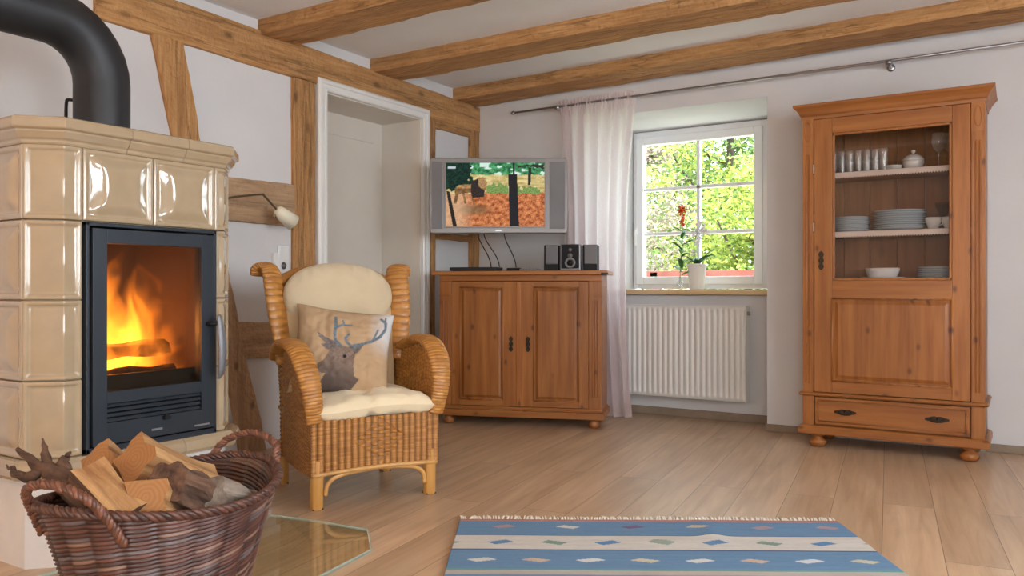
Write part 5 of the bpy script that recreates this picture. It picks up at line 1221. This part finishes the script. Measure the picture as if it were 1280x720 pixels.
for k, (x, z, r) in enumerate(((.02, .575, .026), (.034, .56, .024), (.008, .555, .024), (.022, .54, .028), (.030, .50, .020), (.016, .475, .018), (.028, .455, .016))):
    m = MB(); blossom(m, (x, -.012, z), r, (rnd.uniform(-.4, .6), -1, rnd.uniform(-.3, .5))); blossom(m, (x, -.006, z), r * .8, (rnd.uniform(-.8, .8), -1, .6)); m.build('blossom', 'red_petal', vs_, solid=.0015)

# ------------------------------------------------------------ kilim rug
RA = math.radians(32.2 + 1.0)
rug = thing('kilim_rug', 'blue and cream striped flat-woven rug with lozenges and fringe', 'rug', (-1.0, 2.55, 0), math.radians(32.2))
# local frame aligned with rug: far-left corner and far-right corner measured on the floor
V_ = Vector((-math.sin(math.radians(32.2)), math.cos(math.radians(32.2)))); Rr = Vector((math.cos(math.radians(32.2)), math.sin(math.radians(32.2))))
FL = Vector((-.199, 3.105)); FR = Vector((1.240, 3.080))   # (lateral, depth)
RL = 2.15; wdir = (FR - FL).normalized(); ddir = Vector((-.021, -1)).normalized(); RWd = (FR - FL).length
orig = Vector((-1.0, 2.55))
def rugpt(u, v):
    q = FL + wdir * RWd * u + ddir * RL * v; wpt = Rr * q.x + V_ * q.y - orig; a = -math.radians(32.2)
    lx, ly = wpt.x * math.cos(a) - wpt.y * math.sin(a), wpt.x * math.sin(a) + wpt.y * math.cos(a)
    z = .006 + .0012 * nz(u * 5, v * 8) + .010 * math.exp(-((u - .64) / .03) ** 2 - ((v - .075) / .05) ** 2) + .006 * math.exp(-((u - .52) / .06) ** 2 - ((v - .125) / .012) ** 2)
    return Vector((lx, ly, z))
BLU, DBL, CRM = (.155, .275, .43), (.07, .11, .20), (.62, .59, .54)
def rugcol(u, v):
    d = v * RL; x = u * RWd; n = nz(x * 60, d * 500) * .5 + nz(x * 7, d * 60) * .6; k = 1 + .15 * n
    def row(s, x0, sp, cy, hw_, hh, cols, base):
        j = round((x - x0) / sp); cx = x0 + sp * j; sk = (.7 if j % 2 else -.7); a = x - cx - sk * (s - cy)
        return cols[j % len(cols)] if abs(a) / hw_ + abs(s - cy) / hh < 1 else base
    if d < .026 or d > RL - .026: c = (.50, .24, .22)
    else:
        s = d % .60
        if s < .205:
            c = row(s, .17, .24, .095, .046, .024, [(.42, .30, .30), (.62, .62, .56), (.20, .14, .24), (.60, .52, .40), (.40, .30, .32)], BLU)
            if s > .197: c = DBL
        elif s < .355: c = row(s, .165, .187, .28, .048, .027, [(.14, .26, .44), (.22, .32, .26), (.13, .26, .46), (.30, .36, .30)], CRM)
        elif s < .545:
            c = row(s, .11, .178, .462, .050, .022, [(.66, .66, .62), (.60, .46, .36), (.66, .68, .68), (.60, .56, .42)], BLU)
            if s < .362: c = DBL
        elif s < .56: c = (.16, .36, .32)
        else: c = (.50, .44, .40)
    return tuple(min(1, max(0, q * k)) for q in c)
m = MB(); m.grid(rugpt, 380, 440, col=rugcol); m.build('rug_weave', 'rug_wool', rug, solid=.005)
m = MB(); random.seed(8)
for end in (0, 1):
    for k in range(150):
        u = (k + .5) / 150; p = rugpt(u, end); o_ = Vector((random.uniform(-.018, .018), (.042 + random.uniform(0, .03)) * (1 if end == 0 else -1), 0))
        m.tube([p, p + o_ * .5 + Vector((0, 0, .006)), p + o_ + Vector((0, 0, -.001))], [.0030, .0034, .0016], 5)
m.c = [(.86, .80, .70)] * len(m.v); m.hascol = True; m.build('fringe', 'rug_wool', rug)

# ------------------------------------------------------------ garden outside the window
m = MB(); m.box(-8, 4, 5.87, 8.0, -1.2, -1.16); struct(m.build('bounce_terrace', 'bounce_paving'))  # pale terrace added out of view to bounce sunlight up to the niche soffit
m = MB(); m.box(-2.56, -1.40, 5.862, 6.02, .855, .885); struct(m.build('bounce_sill', 'pot_ceramic', bevel=.004))  # unseen white board added outside to bounce light onto the soffit
m = MB(); m.box(-30, 10, 5.95, 45, -1.3, -1.201); struct(m.build('garden_ground', 'gravel_ground'))
def tree(nm, label, base, H, crown, nleaf, mats, seed, lsize=.07, group='garden trees outside the window', tr=.12):
    r = random.Random(seed); t = thing(nm, label, 'tree', base, 0, group); m = MB(); cz = crown[2]
    tips = []
    m.tube(smooth_path([(0, 0, 0), (r.uniform(-.1, .1), 0, H * .3), (r.uniform(-.25, .25), r.uniform(-.2, .2), H * .6), (0, 0, H * .8)], 6), [tr * (1 - .6 * k / 18) for k in range(19)], 9); m.build('trunk', 'bark_outdoor', t)
    for k in range(12):
        z = H * r.uniform(.28, .75); a = r.uniform(0, 2 * PI); L = crown[0] * r.uniform(.5, 1); e_ = Vector((math.cos(a) * L, math.sin(a) * L, z + L * r.uniform(.1, .6))); mid = Vector((e_.x * .5, e_.y * .5, z + L * .12)); m = MB()
        pth = smooth_path([(0, 0, z), mid, e_], 6); m.tube(pth, [.045 * (1 - .8 * i / (len(pth) - 1)) for i in range(len(pth))], 6); m.build('branch', 'bark_outdoor', t); tips += [mid, e_, mid.lerp(e_, .5)]
    for _ in range(44):
        while True:
            p = Vector((r.uniform(-1, 1), r.uniform(-1, 1), r.uniform(-1, 1)))
            if .25 < p.length < 1: break
        tips.append(Vector((p.x * crown[0], p.y * crown[1], cz + p.z * crown[3])))
    m = MB(); mi = []
    for k in range(nleaf):
        c = r.choice(tips); p = c + Vector((r.gauss(0, .24), r.gauss(0, .24), r.gauss(0, .2))) * crown[0] * .45; s = lsize * r.uniform(.5, 1.2)
        a = Vector((r.gauss(0, 1), r.gauss(0, 1), r.gauss(0, .6))).normalized(); b = a.orthogonal().normalized(); b = (b * math.cos(k) + a.cross(b) * math.sin(k)); cc = r.random(); n0 = len(m.v)
        m.v += [p - a * s, p + b * s * .45, p + a * s, p - b * s * .45]; m.f.append([n0, n0 + 1, n0 + 2, n0 + 3]); m.mi.append(0 if r.random() < .8 else 1); m.sm.append(False); m.c += [(cc, cc, cc)] * 4
    m.hascol = True; m.build('foliage', mats, t)
tree('garden_tree', 'lime green leafy tree filling the right half of the window view', (-2.75, 10.2, -1.2), 5.2, (1.35, 1.3, 3.0, 1.9), 16000, ['leaf_lime', 'leaf_green'], 1, .045)
tree('garden_tree', 'pinkish autumn tree seen through the left window panes', (-4.9, 10.6, -1.2), 5.0, (1.25, 1.2, 2.6, 1.9), 16000, ['leaf_autumn', 'leaf_green'], 2, .045)
tree('garden_tree', 'mid green tree behind the others at the top of the window', (-4.3, 14.0, -1.2), 6.8, (2.2, 1.6, 4.2, 2.3), 12000, ['leaf_green', 'leaf_lime'], 3, .07)
tree('garden_tree', 'yellow green tree farthest away behind the window', (-7.2, 16.5, -1.2), 7.0, (2.4, 1.8, 3.6, 2.6), 9000, ['leaf_lime', 'leaf_autumn'], 4, .08)
tree('garden_bush', 'low bush with reddish leaves outside the lower left pane', (-3.55, 8.6, -1.2), 2.3, (.75, .6, 1.5, .85), 6000, ['leaf_rust', 'leaf_green'], 5, .035, tr=.05)
tree('garden_bush', 'low green bush outside the lower right pane', (-2.2, 8.8, -1.2), 2.4, (.8, .6, 1.5, .9), 6000, ['leaf_lime', 'leaf_green'], 6, .035, tr=.05)
g = thing('garden_rail', 'reddish wooden garden rail outside just above the sill', 'rail', (-3.1, 7.6, -1.2))
Bx('rail_board', 'roof_red', [(-1.6, 1.6, -.02, .02, 2.20, 2.27)], g, .004)
for x in (-1.3, 0, 1.3): Bx('post', 'roof_red', [(x - .04, x + .04, -.02, .06, 0, 2.26)], g, .004)
